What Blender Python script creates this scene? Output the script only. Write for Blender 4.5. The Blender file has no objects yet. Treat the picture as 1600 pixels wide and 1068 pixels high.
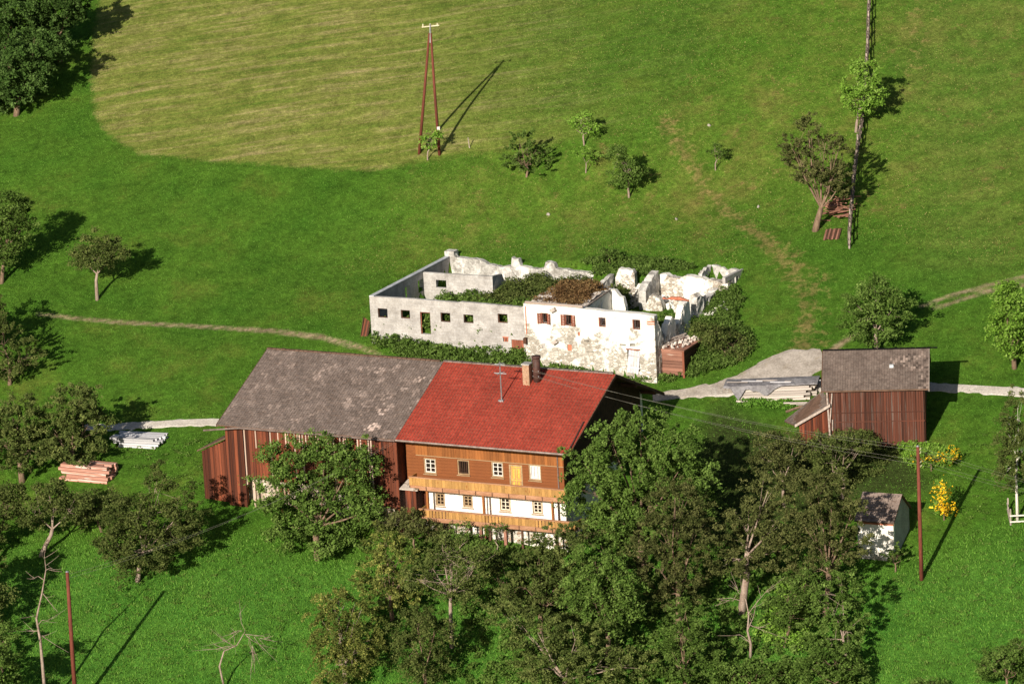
import bpy, math, random
import numpy as np
from mathutils import Vector, Matrix

# ------------------------------------------------------------------ camera, sky, sun, exposure
sc = bpy.context.scene
C = sc.collection
FPX, DIST, PITCH, ROLL = 7000.0, 350.0, math.radians(14.5), 0.053
_fw = np.array([0, math.cos(PITCH), -math.sin(PITCH)])
_u0 = np.array([0, math.sin(PITCH), math.cos(PITCH)])
_r0 = np.array([1.0, 0, 0])
_rt = _r0*math.cos(ROLL) - _u0*math.sin(ROLL)
_up = _r0*math.sin(ROLL) + _u0*math.cos(ROLL)
CAM = -DIST*_fw
cd = bpy.data.cameras.new('camera')
cd.sensor_width = 36; cd.lens = FPX/1600*36; cd.clip_end = 5000; cd.clip_start = 1
cam = bpy.data.objects.new('camera', cd); C.objects.link(cam)
cam.matrix_world = Matrix(((_rt[0], _up[0], -_fw[0], CAM[0]), (_rt[1], _up[1], -_fw[1], CAM[1]),
                           (_rt[2], _up[2], -_fw[2], CAM[2]), (0, 0, 0, 1)))
sc.camera = cam

SUN_AZ, SUN_EL = math.radians(63.5), math.radians(23.0)      # direction the light travels, from +X towards +Y
sd = Vector((math.cos(SUN_AZ)*math.cos(SUN_EL), math.sin(SUN_AZ)*math.cos(SUN_EL), -math.sin(SUN_EL)))
sl = bpy.data.lights.new('sun', 'SUN'); sl.energy = 5.0; sl.angle = math.radians(0.5); sl.color = (1.0, 0.91, 0.78)
so = bpy.data.objects.new('sun', sl); C.objects.link(so); so.rotation_euler = sd.to_track_quat('-Z', 'Y').to_euler()
w = bpy.data.worlds.new('World'); sc.world = w; w.use_nodes = True
nt = w.node_tree; bg = nt.nodes['Background']
sky = nt.nodes.new('ShaderNodeTexSky'); sky.sky_type = 'NISHITA'; sky.sun_disc = False
sky.sun_elevation = SUN_EL; sky.sun_rotation = math.atan2(-sd.x, -sd.y)
nt.links.new(sky.outputs[0], bg.inputs[0]); bg.inputs[1].default_value = 0.05
sc.view_settings.view_transform = 'Standard'; sc.view_settings.look = 'None'
sc.view_settings.exposure = 0.38; sc.view_settings.gamma = 1.0
sc.view_settings.use_curve_mapping = False

rnd = random.Random(7)
rg = np.random.default_rng(11)

# ------------------------------------------------------------------ terrain function and pixel rays
def ray(u, v):
    d = _fw + _rt*(u-800)/FPX - _up*(v-534)/FPX
    return d

TH = 0.46                                                  # heading of the farm buildings
RO = np.array([-11.02, 3.36, 0.0])                         # front left corner of the ruin
def rloc(x, y):
    dx, dy = x-RO[0], y-RO[1]
    return dx*math.cos(TH)-dy*math.sin(TH), dx*math.sin(TH)+dy*math.cos(TH)

def T0(x, y):
    x = np.asarray(x, float); y = np.asarray(y, float)
    xs = 160*np.tanh(x/160); ys = np.where(y > 0, 220*np.tanh(y/220), 200*np.tanh(y/200))
    z = 0.11*xs+0.37*ys
    z = z + 0.22*np.sin(x*0.11+1.3)*np.sin(y*0.09+0.4)+0.10*np.sin(x*0.31+y*0.17)*np.cos(y*0.27-x*0.08)
    z = z - 2.4*np.exp(-((x-1)/15.0)**2/2-((y-17)/6.5)**2/2)
    z = z - 1.2*np.exp(-((x+16)**2+(y+2)**2)/(2*16.0))
    return z
def T(x, y):
    z = T0(x, y)
    a, b = rloc(np.asarray(x, float), np.asarray(y, float))
    in1 = (a > .35) & (a < 13.6) & (b > .3) & (b < 13.88)
    z = np.where(in1, 1.0, z)
    in2 = (a > 14.0) & (a < 23.9) & (b > .05) & (b < 6.4)
    z = np.where(in2, 1.5, z)
    in3 = (a > 14.0) & (a < 25.2) & (b >= 6.4) & (b < 12.0)
    z = np.where(in3, np.minimum(z, 1.4), z)
    in4 = (a > 23.2) & (a < 25.8) & (b >= 12.0) & (b < 14.7)
    z = np.where(in4, np.minimum(z, 2.5), z)
    return z
def G(u, v, natural=True):
    d = ray(u, v); k = 300.0
    f = T0 if natural else T
    for _ in range(40):
        p = CAM+k*d; e = p[2]-float(f(p[0], p[1]))
        k += e/(0.37*d[1]+0.11*d[0]-d[2])
        if abs(e) < 1e-4: break
    return CAM+k*d
def P(u, v, Y):
    d = ray(u, v); return CAM+d*(Y-CAM[1])/d[1]
def PZ(u, v, z):
    d = ray(u, v); return CAM+d*(z-CAM[2])/d[2]
PX = 19.4       # photo pixels per metre near the farm

# ------------------------------------------------------------------ node helpers and materials
def newmat(name):
    m = bpy.data.materials.new(name); m.use_nodes = True
    n = m.node_tree; n.nodes.clear()
    out = n.nodes.new('ShaderNodeOutputMaterial'); b = n.nodes.new('ShaderNodeBsdfPrincipled')
    n.links.new(b.outputs[0], out.inputs[0])
    return m, n, b, out
def nn(n, t, **k):
    x = n.nodes.new(t)
    for a, v in k.items():
        if a.startswith('i_'):
            key = a[2:]; key = int(key) if key.isdigit() else key
            x.inputs[key].default_value = v
        else: setattr(x, a, v)
    return x
def ramp(n, stops):
    r = n.nodes.new('ShaderNodeValToRGB'); e = r.color_ramp.elements
    while len(e) < len(stops): e.new(0.5)
    for q, (p, c) in zip(e, stops):
        q.position = p; q.color = (c[0], c[1], c[2], 1) if hasattr(c, '__len__') else (c, c, c, 1)
    return r
def mix(n, fac, a, b, mode='MIX'):
    x = n.nodes.new('ShaderNodeMix'); x.data_type = 'RGBA'; x.blend_type = mode
    for i, s in ((0, fac), (6, a), (7, b)):
        if isinstance(s, (int, float)): x.inputs[i].default_value = s
        elif isinstance(s, tuple): x.inputs[i].default_value = (*s, 1) if len(s) == 3 else s
        else: n.links.new(s, x.inputs[i])
    return x.outputs[2]
def coords(n, scale=(1, 1, 1), objrand=False):
    tc = n.nodes.new('ShaderNodeTexCoord'); mp = n.nodes.new('ShaderNodeMapping')
    mp.inputs['Scale'].default_value = scale
    n.links.new(tc.outputs['Object'], mp.inputs[0])
    if objrand:
        oi = n.nodes.new('ShaderNodeObjectInfo')
        ml = nn(n, 'ShaderNodeMath', operation='MULTIPLY', i_1=57.0); n.links.new(oi.outputs['Random'], ml.inputs[0])
        cb = n.nodes.new('ShaderNodeCombineXYZ')
        for i in range(3): n.links.new(ml.outputs[0], cb.inputs[i])
        n.links.new(cb.outputs[0], mp.inputs['Location'])
    return mp.outputs[0]
def noise(n, vec, scale, detail=4, rough=.6, dist=0):
    x = nn(n, 'ShaderNodeTexNoise'); x.inputs['Scale'].default_value = scale
    x.inputs['Detail'].default_value = detail; x.inputs['Roughness'].default_value = rough
    x.inputs['Distortion'].default_value = dist
    n.links.new(vec, x.inputs['Vector']); return x.outputs['Fac']
def bump(n, b, h, strength=.5, dist=.05):
    x = n.nodes.new('ShaderNodeBump'); x.inputs['Strength'].default_value = strength
    x.inputs['Distance'].default_value = dist
    n.links.new(h, x.inputs['Height']); n.links.new(x.outputs[0], b.inputs['Normal'])
MATS = {}
def surf(name, c1, c2, scale=2.0, c3=None, t3=(.6, .7), s3=.8, stretch=(1, 1, 1), rough=.85, objrand=.0, bs=.4, bd=.03, attr=None, metal=0):
    """c1/c2 blended by noise, c3 patches on top, brightness varied per object (objrand) or by vertex attribute"""
    m, n, b, out = newmat(name); v = coords(n, stretch, objrand > 0)
    f = noise(n, v, scale, 6, .65)
    r = ramp(n, [(.36, c1), (.64, c2)]); n.links.new(f, r.inputs[0]); col = r.outputs[0]
    f2 = noise(n, v, scale*6, 3, .7)
    r2 = ramp(n, [(.3, .72), (.7, 1.25)]); n.links.new(f2, r2.inputs[0])
    col = mix(n, 1.0, col, r2.outputs[0], 'MULTIPLY')
    if c3 is not None:
        v3 = coords(n, (1, 1, 1), objrand > 0)
        f3 = noise(n, v3, s3, 6, .7, .4); r3 = ramp(n, [(t3[0], 0.0), (t3[1], 1.0)]); n.links.new(f3, r3.inputs[0])
        col = mix(n, r3.outputs[0], col, c3)
    if objrand > 0:
        oi = n.nodes.new('ShaderNodeObjectInfo'); mr = n.nodes.new('ShaderNodeMapRange')
        mr.inputs[3].default_value = 1-objrand; mr.inputs[4].default_value = 1+objrand
        n.links.new(oi.outputs['Random'], mr.inputs[0]); col = mix(n, 1.0, col, mr.outputs[0], 'MULTIPLY')
    if attr:
        at = n.nodes.new('ShaderNodeAttribute'); at.attribute_name = 'v'
        if attr == 'mul': col = mix(n, 1.0, col, at.outputs['Fac'], 'MULTIPLY')
        else:
            r4 = ramp(n, [(.0, 0.0), (1., 1.0)]); n.links.new(at.outputs['Fac'], r4.inputs[0])
            col = mix(n, r4.outputs[0], col, attr)
    n.links.new(col, b.inputs['Base Color']); b.inputs['Roughness'].default_value = rough; b.inputs['Metallic'].default_value = metal
    b.inputs['Specular IOR Level'].default_value = .25
    if bs: bump(n, b, f2, bs, bd)
    MATS[name] = m; return m

surf('red_boards', (.065, .021, .012), (.20, .052, .022), 1.2, (.045, .022, .018), (.54, .68), .9, (3, 3, .5), .8, .62)
surf('pale_boards', (.50, .36, .28), (.62, .47, .38), 1.2, (.20, .06, .03), (.62, .7), 1.5, (3, 3, .5), .8, .2)
surf('brown_boards', (.050, .023, .015), (.135, .040, .022), 1.2, (.12, .085, .07), (.52, .64), .8, (3, 3, .6), .8, .40)
surf('orange_wood', (.17, .055, .018), (.26, .085, .024), 1.0, (.20, .05, .014), (.6, .7), 1.2, (1, 1, 5), .6, .0, .3, .02)
surf('orange_plank', (.22, .075, .02), (.33, .12, .032), 1.5, (.18, .05, .012), (.6, .7), 1.5, (4, 4, .8), .6, .25, .3, .02)
surf('balcony_plank', (.34, .18, .055), (.48, .265, .085), 1.5, (.26, .09, .02), (.58, .68), 1.2, (4, 4, .8), .6, .22, .3, .02)
surf('balcony_beam', (.36, .17, .09), (.52, .28, .16), 1.2, (.22, .08, .03), (.6, .7), 1.0, (.7, 4, 4), .7, .2, .3, .02)
surf('yellow_door', (.62, .36, .07), (.72, .44, .10), 1.0, None, stretch=(1, 1, 1), rough=.5, bs=.1)
surf('white_plaster', (.80, .77, .70), (.86, .83, .76), .8, (.70, .66, .58), (.62, .74), .6, bs=.15, bd=.01)
surf('basement_stone', (.34, .26, .20), (.62, .55, .46), .9, (.26, .11, .05), (.56, .62), .9, bs=.8, bd=.08)
surf('ruin_white', (.74, .70, .62), (.92, .90, .84), .8, (.36, .33, .27), (.55, .62), .55, bs=.9, bd=.07)
surf('ruin_stone', (.30, .28, .25), (.62, .60, .56), 1.6, (.80, .77, .72), (.5, .6), .9, bs=1.0, bd=.10)
surf('rubble', (.46, .38, .33), (.74, .69, .62), 1.8, (.30, .17, .10), (.58, .66), 1.5, bs=.8, bd=.06, objrand=.25)
surf('wall_top', (.40, .42, .44), (.58, .60, .62), 1.0, (.25, .24, .18), (.6, .7), 1.0, bs=.5)
surf('dark_timber', (.05, .028, .018), (.12, .06, .035), 1.5, None, stretch=(2, 2, 2), objrand=.3)
surf('shed_boards', (.17, .075, .05), (.34, .17, .12), 1.2, (.44, .34, .28), (.62, .72), 1.0, (.5, .5, 4), objrand=.3)
surf('grey_wood', (.30, .24, .20), (.48, .40, .35), 1.5, (.20, .12, .08), (.6, .7), 1.2, (3, 3, 3), objrand=.2)
surf('old_rail', (.10, .075, .06), (.22, .17, .14), 2, None, objrand=.3)
surf('white_wood', (.62, .58, .52), (.74, .70, .64), 2, None, objrand=.1)
surf('window_frame', (.66, .60, .46), (.76, .70, .56), 2, None, rough=.5, bs=.1)
surf('pale_frame', (.30, .205, .11), (.40, .29, .17), 2, None, rough=.5, bs=.1)
surf('shutter_brown', (.22, .07, .04), (.34, .12, .07), 3, None, objrand=.2)
surf('grey_metal', (.30, .30, .31), (.42, .42, .43), 2, None, rough=.45, metal=.6, bs=.1)
surf('gutter_metal', (.20, .14, .12), (.32, .25, .22), 2, None, rough=.5, metal=.4, bs=.1)
surf('rusty_metal', (.055, .03, .025), (.10, .05, .04), 3, None, rough=.6, bs=.2)
surf('chimney_brick', (.30, .18, .11), (.46, .31, .21), 3, (.30, .12, .07), (.55, .6), 3, bs=.6)
surf('pole_wood', (.12, .034, .022), (.19, .054, .034), 1.0, (.12, .03, .02), (.6, .7), 1.2, (3, 3, .5), objrand=.1)
surf('pale_insulator', (.68, .62, .42), (.75, .68, .48), 2, None)
surf('roof_felt', (.16, .15, .16), (.28, .27, .28), 1.0, (.38, .37, .38), (.6, .7), .8, bs=.3)
surf('pale_lumber', (.40, .34, .30), (.60, .54, .49), 1.2, None, stretch=(1, 4, 4), objrand=.22)
surf('pink_lumber', (.48, .20, .14), (.62, .34, .26), 1.2, (.80, .70, .62), (.55, .62), 1.2, (1, 3, 3), objrand=.25)
surf('grey_lumber', (.45, .44, .46), (.66, .65, .67), 1.0, None, stretch=(1, 3, 3), objrand=.25)
surf('bark_pale', (.24, .17, .13), (.42, .33, .27), 2.0, (.20, .13, .10), (.55, .65), 2.5, (2, 2, .7), bs=.8)
surf('bark_brown', (.13, .085, .055), (.28, .19, .13), 2.0, (.36, .27, .20), (.6, .7), 2.5, (2, 2, .7), bs=.8)
surf('bark_white', (.66, .60, .52), (.78, .72, .64), 2.0, (.16, .12, .10), (.62, .68), 4, (2, 2, 2), bs=.4)
surf('grey_tiles', (.155, .12, .103), (.205, .162, .142), 1.2, None, attr='mul', bs=.6, bd=.02)
surf('barn_tiles', (.14, .105, .088), (.205, .16, .135), 1.5, None, attr='mul', bs=.6, bd=.02)
surf('red_tiles', (.34, .054, .034), (.38, .062, .039), .5, (.31, .050, .032), (.55, .8), .35, attr='mul', rough=.55, bs=.3, bd=.01)
surf('roof_board', (.10, .06, .04), (.17, .10, .07), 1.5, None)
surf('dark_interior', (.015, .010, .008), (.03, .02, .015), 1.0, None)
surf('field_stone', (.28, .25, .22), (.42, .38, .33), 3, None, objrand=.2)
surf('porch_roof', (.48, .42, .36), (.62, .56, .50), 2, (.2, .15, .1), (.5, .6), 2)
surf('cap_and_shade_plaster', (.30, .29, .28), (.42, .41, .39), 1.0, None)
surf('brick_red', (.42, .13, .07), (.55, .2, .12), 3, None, objrand=.2)

def blockwork():
    m, n, b, out = newmat('grey_blockwork'); v = coords(n)
    f = noise(n, v, .7, 8, .75); r = ramp(n, [(.33, (.30, .28, .265)), (.5, (.46, .44, .42)), (.68, (.60, .58, .555))]); n.links.new(f, r.inputs[0])
    f2 = noise(n, v, 7, 4, .8); r2 = ramp(n, [(.3, .75), (.7, 1.15)]); n.links.new(f2, r2.inputs[0])
    col = mix(n, 1.0, r.outputs[0], r2.outputs[0], 'MULTIPLY')
    # faint courses of blocks: a brick pattern along the wall and up
    tc = n.nodes.new('ShaderNodeTexCoord'); sp = n.nodes.new('ShaderNodeSeparateXYZ'); n.links.new(tc.outputs['Object'], sp.inputs[0])
    ad = nn(n, 'ShaderNodeMath', operation='ADD'); n.links.new(sp.outputs[0], ad.inputs[0]); n.links.new(sp.outputs[1], ad.inputs[1])
    cb = n.nodes.new('ShaderNodeCombineXYZ'); n.links.new(ad.outputs[0], cb.inputs[0]); n.links.new(sp.outputs[2], cb.inputs[1])
    bt = n.nodes.new('ShaderNodeTexBrick'); n.links.new(cb.outputs[0], bt.inputs[0])
    bt.inputs['Scale'].default_value = 1.0; bt.inputs['Brick Width'].default_value = .5; bt.inputs['Row Height'].default_value = .24
    bt.inputs['Mortar Size'].default_value = .018; bt.inputs['Color1'].default_value = (1, 1, 1, 1); bt.inputs['Color2'].default_value = (.86, .84, .82, 1)
    bt.inputs['Mortar'].default_value = (.84, .80, .76, 1)
    col = mix(n, .8, col, mix(n, 1.0, col, bt.outputs[0], 'MULTIPLY'))
    n.links.new(col, b.inputs['Base Color']); b.inputs['Roughness'].default_value = .95
    bump(n, b, f2, .6, .04); MATS['grey_blockwork'] = m
blockwork()
def masonry(name, plaster, stone1, stone2, joint, t, seed):
    """old rubble masonry with plaster left in patches"""
    m, n, b, out = newmat(name); v = coords(n, (1, 1, 1.5))
    vo = n.nodes.new('ShaderNodeTexVoronoi'); vo.inputs['Scale'].default_value = 3.0; n.links.new(v, vo.inputs['Vector'])
    ve = n.nodes.new('ShaderNodeTexVoronoi'); ve.feature = 'DISTANCE_TO_EDGE'; ve.inputs['Scale'].default_value = 3.0; n.links.new(v, ve.inputs['Vector'])
    rs = ramp(n, [(.2, stone1), (.8, stone2)]); sp = n.nodes.new('ShaderNodeSeparateColor'); n.links.new(vo.outputs['Color'], sp.inputs[0]); n.links.new(sp.outputs[0], rs.inputs[0])
    re = ramp(n, [(.02, 0.0), (.10, 1.0)]); n.links.new(ve.outputs['Distance'], re.inputs[0])
    st = mix(n, re.outputs[0], joint, rs.outputs[0])
    v2 = coords(n); f = noise(n, v2, .55, 7, .72, .3)
    # plaster survives mostly high up on the wall
    tc = n.nodes.new('ShaderNodeTexCoord'); sx = n.nodes.new('ShaderNodeSeparateXYZ'); n.links.new(tc.outputs['Object'], sx.inputs[0])
    mr = n.nodes.new('ShaderNodeMapRange'); mr.inputs[1].default_value = -1.5; mr.inputs[2].default_value = 3.5; mr.inputs[3].default_value = -t; mr.inputs[4].default_value = t
    n.links.new(sx.outputs[2], mr.inputs[0])
    ad = nn(n, 'ShaderNodeMath', operation='ADD'); n.links.new(f, ad.inputs[0]); n.links.new(mr.outputs[0], ad.inputs[1])
    rp = ramp(n, [(.475, 0.0), (.535, 1.0)]); n.links.new(ad.outputs[0], rp.inputs[0])
    f3 = noise(n, v2, 5, 4, .7); r3 = ramp(n, [(.25, .80), (.6, 1.05)]); n.links.new(f3, r3.inputs[0])
    col = mix(n, rp.outputs[0], st, plaster); col = mix(n, 1.0, col, r3.outputs[0], 'MULTIPLY')
    n.links.new(col, b.inputs['Base Color']); b.inputs['Roughness'].default_value = .95
    ml = nn(n, 'ShaderNodeMath', operation='MULTIPLY'); n.links.new(re.outputs[0], ml.inputs[0])
    iv = nn(n, 'ShaderNodeMath', operation='SUBTRACT', i_0=1.0); n.links.new(rp.outputs[0], iv.inputs[1]); n.links.new(iv.outputs[0], ml.inputs[1])
    a2 = nn(n, 'ShaderNodeMath', operation='MULTIPLY_ADD', i_1=.5); n.links.new(f3, a2.inputs[0]); n.links.new(ml.outputs[0], a2.inputs[2])
    bump(n, b, a2.outputs[0], .7, .08); MATS[name] = m
masonry('ruin_masonry', (.82, .79, .72), (.36, .32, .26), (.72, .68, .60), (.50, .45, .38), .13, 1)
masonry('ruin_broken', (.84, .80, .72), (.34, .29, .23), (.68, .63, .55), (.42, .36, .30), .02, 3)
masonry('base_masonry', (.80, .76, .68), (.34, .20, .12), (.62, .56, .48), (.66, .62, .55), .02, 2)

def glass():
    m, n, b, out = newmat('window_glass'); b.inputs['Base Color'].default_value = (.02, .014, .012, 1)
    b.inputs['Roughness'].default_value = .12; MATS['window_glass'] = m
    m, n, b, out = newmat('bright_glass'); b.inputs['Base Color'].default_value = (.55, .58, .60, 1)
    b.inputs['Roughness'].default_value = .15; MATS['bright_glass'] = m
    m, n, b, out = newmat('wire_metal'); b.inputs['Base Color'].default_value = (.22, .21, .17, 1); b.inputs['Roughness'].default_value = .4
    MATS['wire_metal'] = m
glass()

def leafmat(name, c1, c2, c3, trans=.12):
    m = bpy.data.materials.new(name); m.use_nodes = True; n = m.node_tree; n.nodes.clear()
    out = n.nodes.new('ShaderNodeOutputMaterial'); at = n.nodes.new('ShaderNodeAttribute'); at.attribute_name = 'v'
    r = ramp(n, [(0, c1), (.5, c2), (.92, c3)]); n.links.new(at.outputs['Fac'], r.inputs[0])
    oi = n.nodes.new('ShaderNodeObjectInfo'); mr = n.nodes.new('ShaderNodeMapRange'); mr.inputs[3].default_value = .85; mr.inputs[4].default_value = 1.15
    n.links.new(oi.outputs['Random'], mr.inputs[0]); col = mix(n, 1.0, r.outputs[0], mr.outputs[0], 'MULTIPLY')
    d = n.nodes.new('ShaderNodeBsdfDiffuse'); t = n.nodes.new('ShaderNodeBsdfTranslucent'); mx = n.nodes.new('ShaderNodeMixShader')
    mx.inputs[0].default_value = trans
    for q in (d, t): n.links.new(col, q.inputs['Color'])
    n.links.new(d.outputs[0], mx.inputs[1]); n.links.new(t.outputs[0], mx.inputs[2]); n.links.new(mx.outputs[0], out.inputs[0])
    MATS[name] = m; return m
leafmat('leaf_olive', (.042, .062, .016), (.088, .118, .030), (.165, .19, .058))
leafmat('leaf_brown', (.047, .058, .017), (.094, .110, .034), (.175, .178, .064))
leafmat('leaf_green', (.042, .078, .015), (.088, .150, .028), (.165, .245, .060))
leafmat('leaf_bright', (.08, .16, .02), (.155, .29, .035), (.25, .38, .08))
leafmat('leaf_dark', (.028, .060, .013), (.058, .11, .024), (.11, .18, .05))
leafmat('leaf_yellow', (.058, .078, .018), (.115, .14, .032), (.34, .34, .09))
leafmat('flower_yellow', (.72, .40, .01), (.82, .52, .02), (.85, .60, .05), .1)
leafmat('grass_blades', (.066, .165, .020), (.112, .248, .032), (.17, .31, .056), .15)
leafmat('grass_dry', (.11, .18, .025), (.19, .26, .05), (.38, .33, .13), .15)
leafmat('weed_brown', (.10, .055, .025), (.17, .10, .045), (.26, .18, .08), .15)

# ------------------------------------------------------------------ mesh helpers
def link(name, me, mat, parent=None):
    o = bpy.data.objects.new(name, me); C.objects.link(o)
    if mat and not me.materials: me.materials.append(MATS[mat] if isinstance(mat, str) else mat)
    if parent is not None: o.parent = parent
    return o
def tag(o, label=None, cat=None, group=None, kind=None):
    for k, v in (('label', label), ('category', cat), ('group', group), ('kind', kind)):
        if v: o[k] = v
    return o
def empty(name, loc, rz=0.0, label=None, cat=None, group=None):
    o = bpy.data.objects.new(name, None); C.objects.link(o); o.location = loc; o.rotation_euler = (0, 0, rz)
    o.empty_display_size = .3
    return tag(o, label, cat, group)

class MB:
    def __init__(s): s.v = []; s.f = []; s.a = []
    def quad(s, *p, a=None):
        i = len(s.v); s.v += [tuple(q) for q in p]; s.f.append(tuple(range(i, i+len(p))))
        if a is not None: s.a += [a]*len(p)
        return s
    def box(s, a0, a1, b0, b1, z0, z1):
        i = len(s.v)
        s.v += [(a0, b0, z0), (a1, b0, z0), (a1, b1, z0), (a0, b1, z0), (a0, b0, z1), (a1, b0, z1), (a1, b1, z1), (a0, b1, z1)]
        s.f += [tuple(i+k for k in q) for q in ((0, 3, 2, 1), (4, 5, 6, 7), (0, 1, 5, 4), (1, 2, 6, 5), (2, 3, 7, 6), (3, 0, 4, 7))]
        return s
    def prism(s, poly, d):
        """poly of 3-D points extruded along vector d"""
        i = len(s.v); n = len(poly); d = Vector(d)
        s.v += [tuple(Vector(p)) for p in poly]+[tuple(Vector(p)+d) for p in poly]
        s.f.append(tuple(range(i+n-1, i-1, -1))); s.f.append(tuple(range(i+n, i+2*n)))
        for k in range(n):
            j = (k+1) % n; s.f.append((i+k, i+j, i+n+j, i+n+k))
        return s
    def tube(s, pts, rad, n=6, cap=True):
        pts = [Vector(p) for p in pts]; rings = []
        for k, p in enumerate(pts):
            d = (pts[min(k+1, len(pts)-1)]-pts[max(k-1, 0)])
            d = d.normalized() if d.length > 1e-9 else Vector((0, 0, 1))
            x = d.orthogonal().normalized() if k == 0 else (x-d*x.dot(d)).normalized()
            y = d.cross(x); r = rad[k] if hasattr(rad, '__len__') else rad
            i = len(s.v); rings.append(i)
            for q in range(n):
                t = 2*math.pi*q/n; s.v.append(tuple(p+(x*math.cos(t)+y*math.sin(t))*r))
        for a, b in zip(rings, rings[1:]):
            for q in range(n): s.f.append((a+q, a+(q+1) % n, b+(q+1) % n, b+q))
        if cap:
            s.f.append(tuple(rings[0]+q for q in reversed(range(n)))); s.f.append(tuple(rings[-1]+q for q in range(n)))
        return s
    def build(s, name, mat, parent=None, smooth=False):
        me = bpy.data.meshes.new(name); me.from_pydata(s.v, [], s.f)
        if s.a:
            at = me.attributes.new('v', 'FLOAT', 'POINT'); at.data.foreach_set('value', np.array(s.a, np.float32))
        if smooth: me.polygons.foreach_set('use_smooth', [True]*len(me.polygons))
        me.update(); return link(name, me, mat, parent)

def quads_mesh(name, V, val, mat, parent=None, per=4):
    """V: (N*per,3) vertices, each run of `per` is one face; val: per-vertex value"""
    N = len(V)//per; me = bpy.data.meshes.new(name)
    me.vertices.add(N*per); me.vertices.foreach_set('co', V.astype(np.float32).ravel())
    me.loops.add(N*per); me.loops.foreach_set('vertex_index', np.arange(N*per, dtype=np.int32))
    me.polygons.add(N); me.polygons.foreach_set('loop_start', np.arange(0, N*per, per, dtype=np.int32))
    me.polygons.foreach_set('loop_total', np.full(N, per, np.int32))
    at = me.attributes.new('v', 'FLOAT', 'POINT'); at.data.foreach_set('value', val.astype(np.float32))
    me.update(calc_edges=True); return link(name, me, mat, parent)

_cube = {}
def piece(name, parent, mat, c, size, rot=(0, 0, 0)):
    """a board, stone or stick: shares one slightly chamfered block per material"""
    if mat not in _cube:
        mb = MB(); mb.box(-.5, .5, -.5, .5, -.5, .5); me = bpy.data.meshes.new(mat+'_block'); me.from_pydata(mb.v, [], mb.f)
        me.materials.append(MATS[mat]); _cube[mat] = me
    o = bpy.data.objects.new(name, _cube[mat]); C.objects.link(o)
    if parent is not None: o.parent = parent
    o.location = c; o.scale = size; o.rotation_euler = rot
    return o
_stone = {}
def stone(name, parent, mat, c, size, rot=None):
    k = (mat, rnd.randrange(4))
    if k not in _stone:
        import bmesh
        bm = bmesh.new(); bmesh.ops.create_icosphere(bm, subdivisions=1, radius=.5)
        for v in bm.verts: v.co *= rnd.uniform(.8, 1.2)
        me = bpy.data.meshes.new(mat+'_stone'); bm.to_mesh(me); bm.free(); me.materials.append(MATS[mat]); _stone[k] = me
    o = bpy.data.objects.new(name, _stone[k]); C.objects.link(o)
    if parent is not None: o.parent = parent
    o.location = c; o.scale = size; o.rotation_euler = rot or (rnd.uniform(0, 6), rnd.uniform(0, 6), rnd.uniform(0, 6))
    return o

class Frame:
    """a building's own axes: a along the front (to the right), b to the back, z up, from point O turned by -th"""
    def __init__(s, O, th):
        s.O = np.array(O, float); s.th = th
        s.e1 = np.array([math.cos(th), -math.sin(th), 0]); s.e2 = np.array([math.sin(th), math.cos(th), 0])
    def toloc(s, p): d = np.asarray(p)-s.O; return np.array([d@s.e1, d@s.e2, d[2]])
    def world(s, a, b, z): return s.O+s.e1*a+s.e2*b+np.array([0, 0, z])
    def onb(s, u, v, b):
        d = ray(u, v); k = ((s.O+s.e2*b-CAM)@s.e2)/(d@s.e2); q = s.toloc(CAM+k*d); return q[0], q[2]
    def ona(s, u, v, a):
        d = ray(u, v); k = ((s.O+s.e1*a-CAM)@s.e1)/(d@s.e1); q = s.toloc(CAM+k*d); return q[1], q[2]
    def onz(s, u, v, z):
        q = s.toloc(PZ(u, v, z+s.O[2])); return q[0], q[1]
    def ground(s, a, b): p = s.world(a, b, 0); return float(T0(p[0], p[1]))-s.O[2]
    def rect(s, u0, v0, u1, v1, b):
        a0, z1 = s.onb(u0, v0, b); a1, z0 = s.onb(u1, v1, b); return a0, a1, z0, z1

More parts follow.
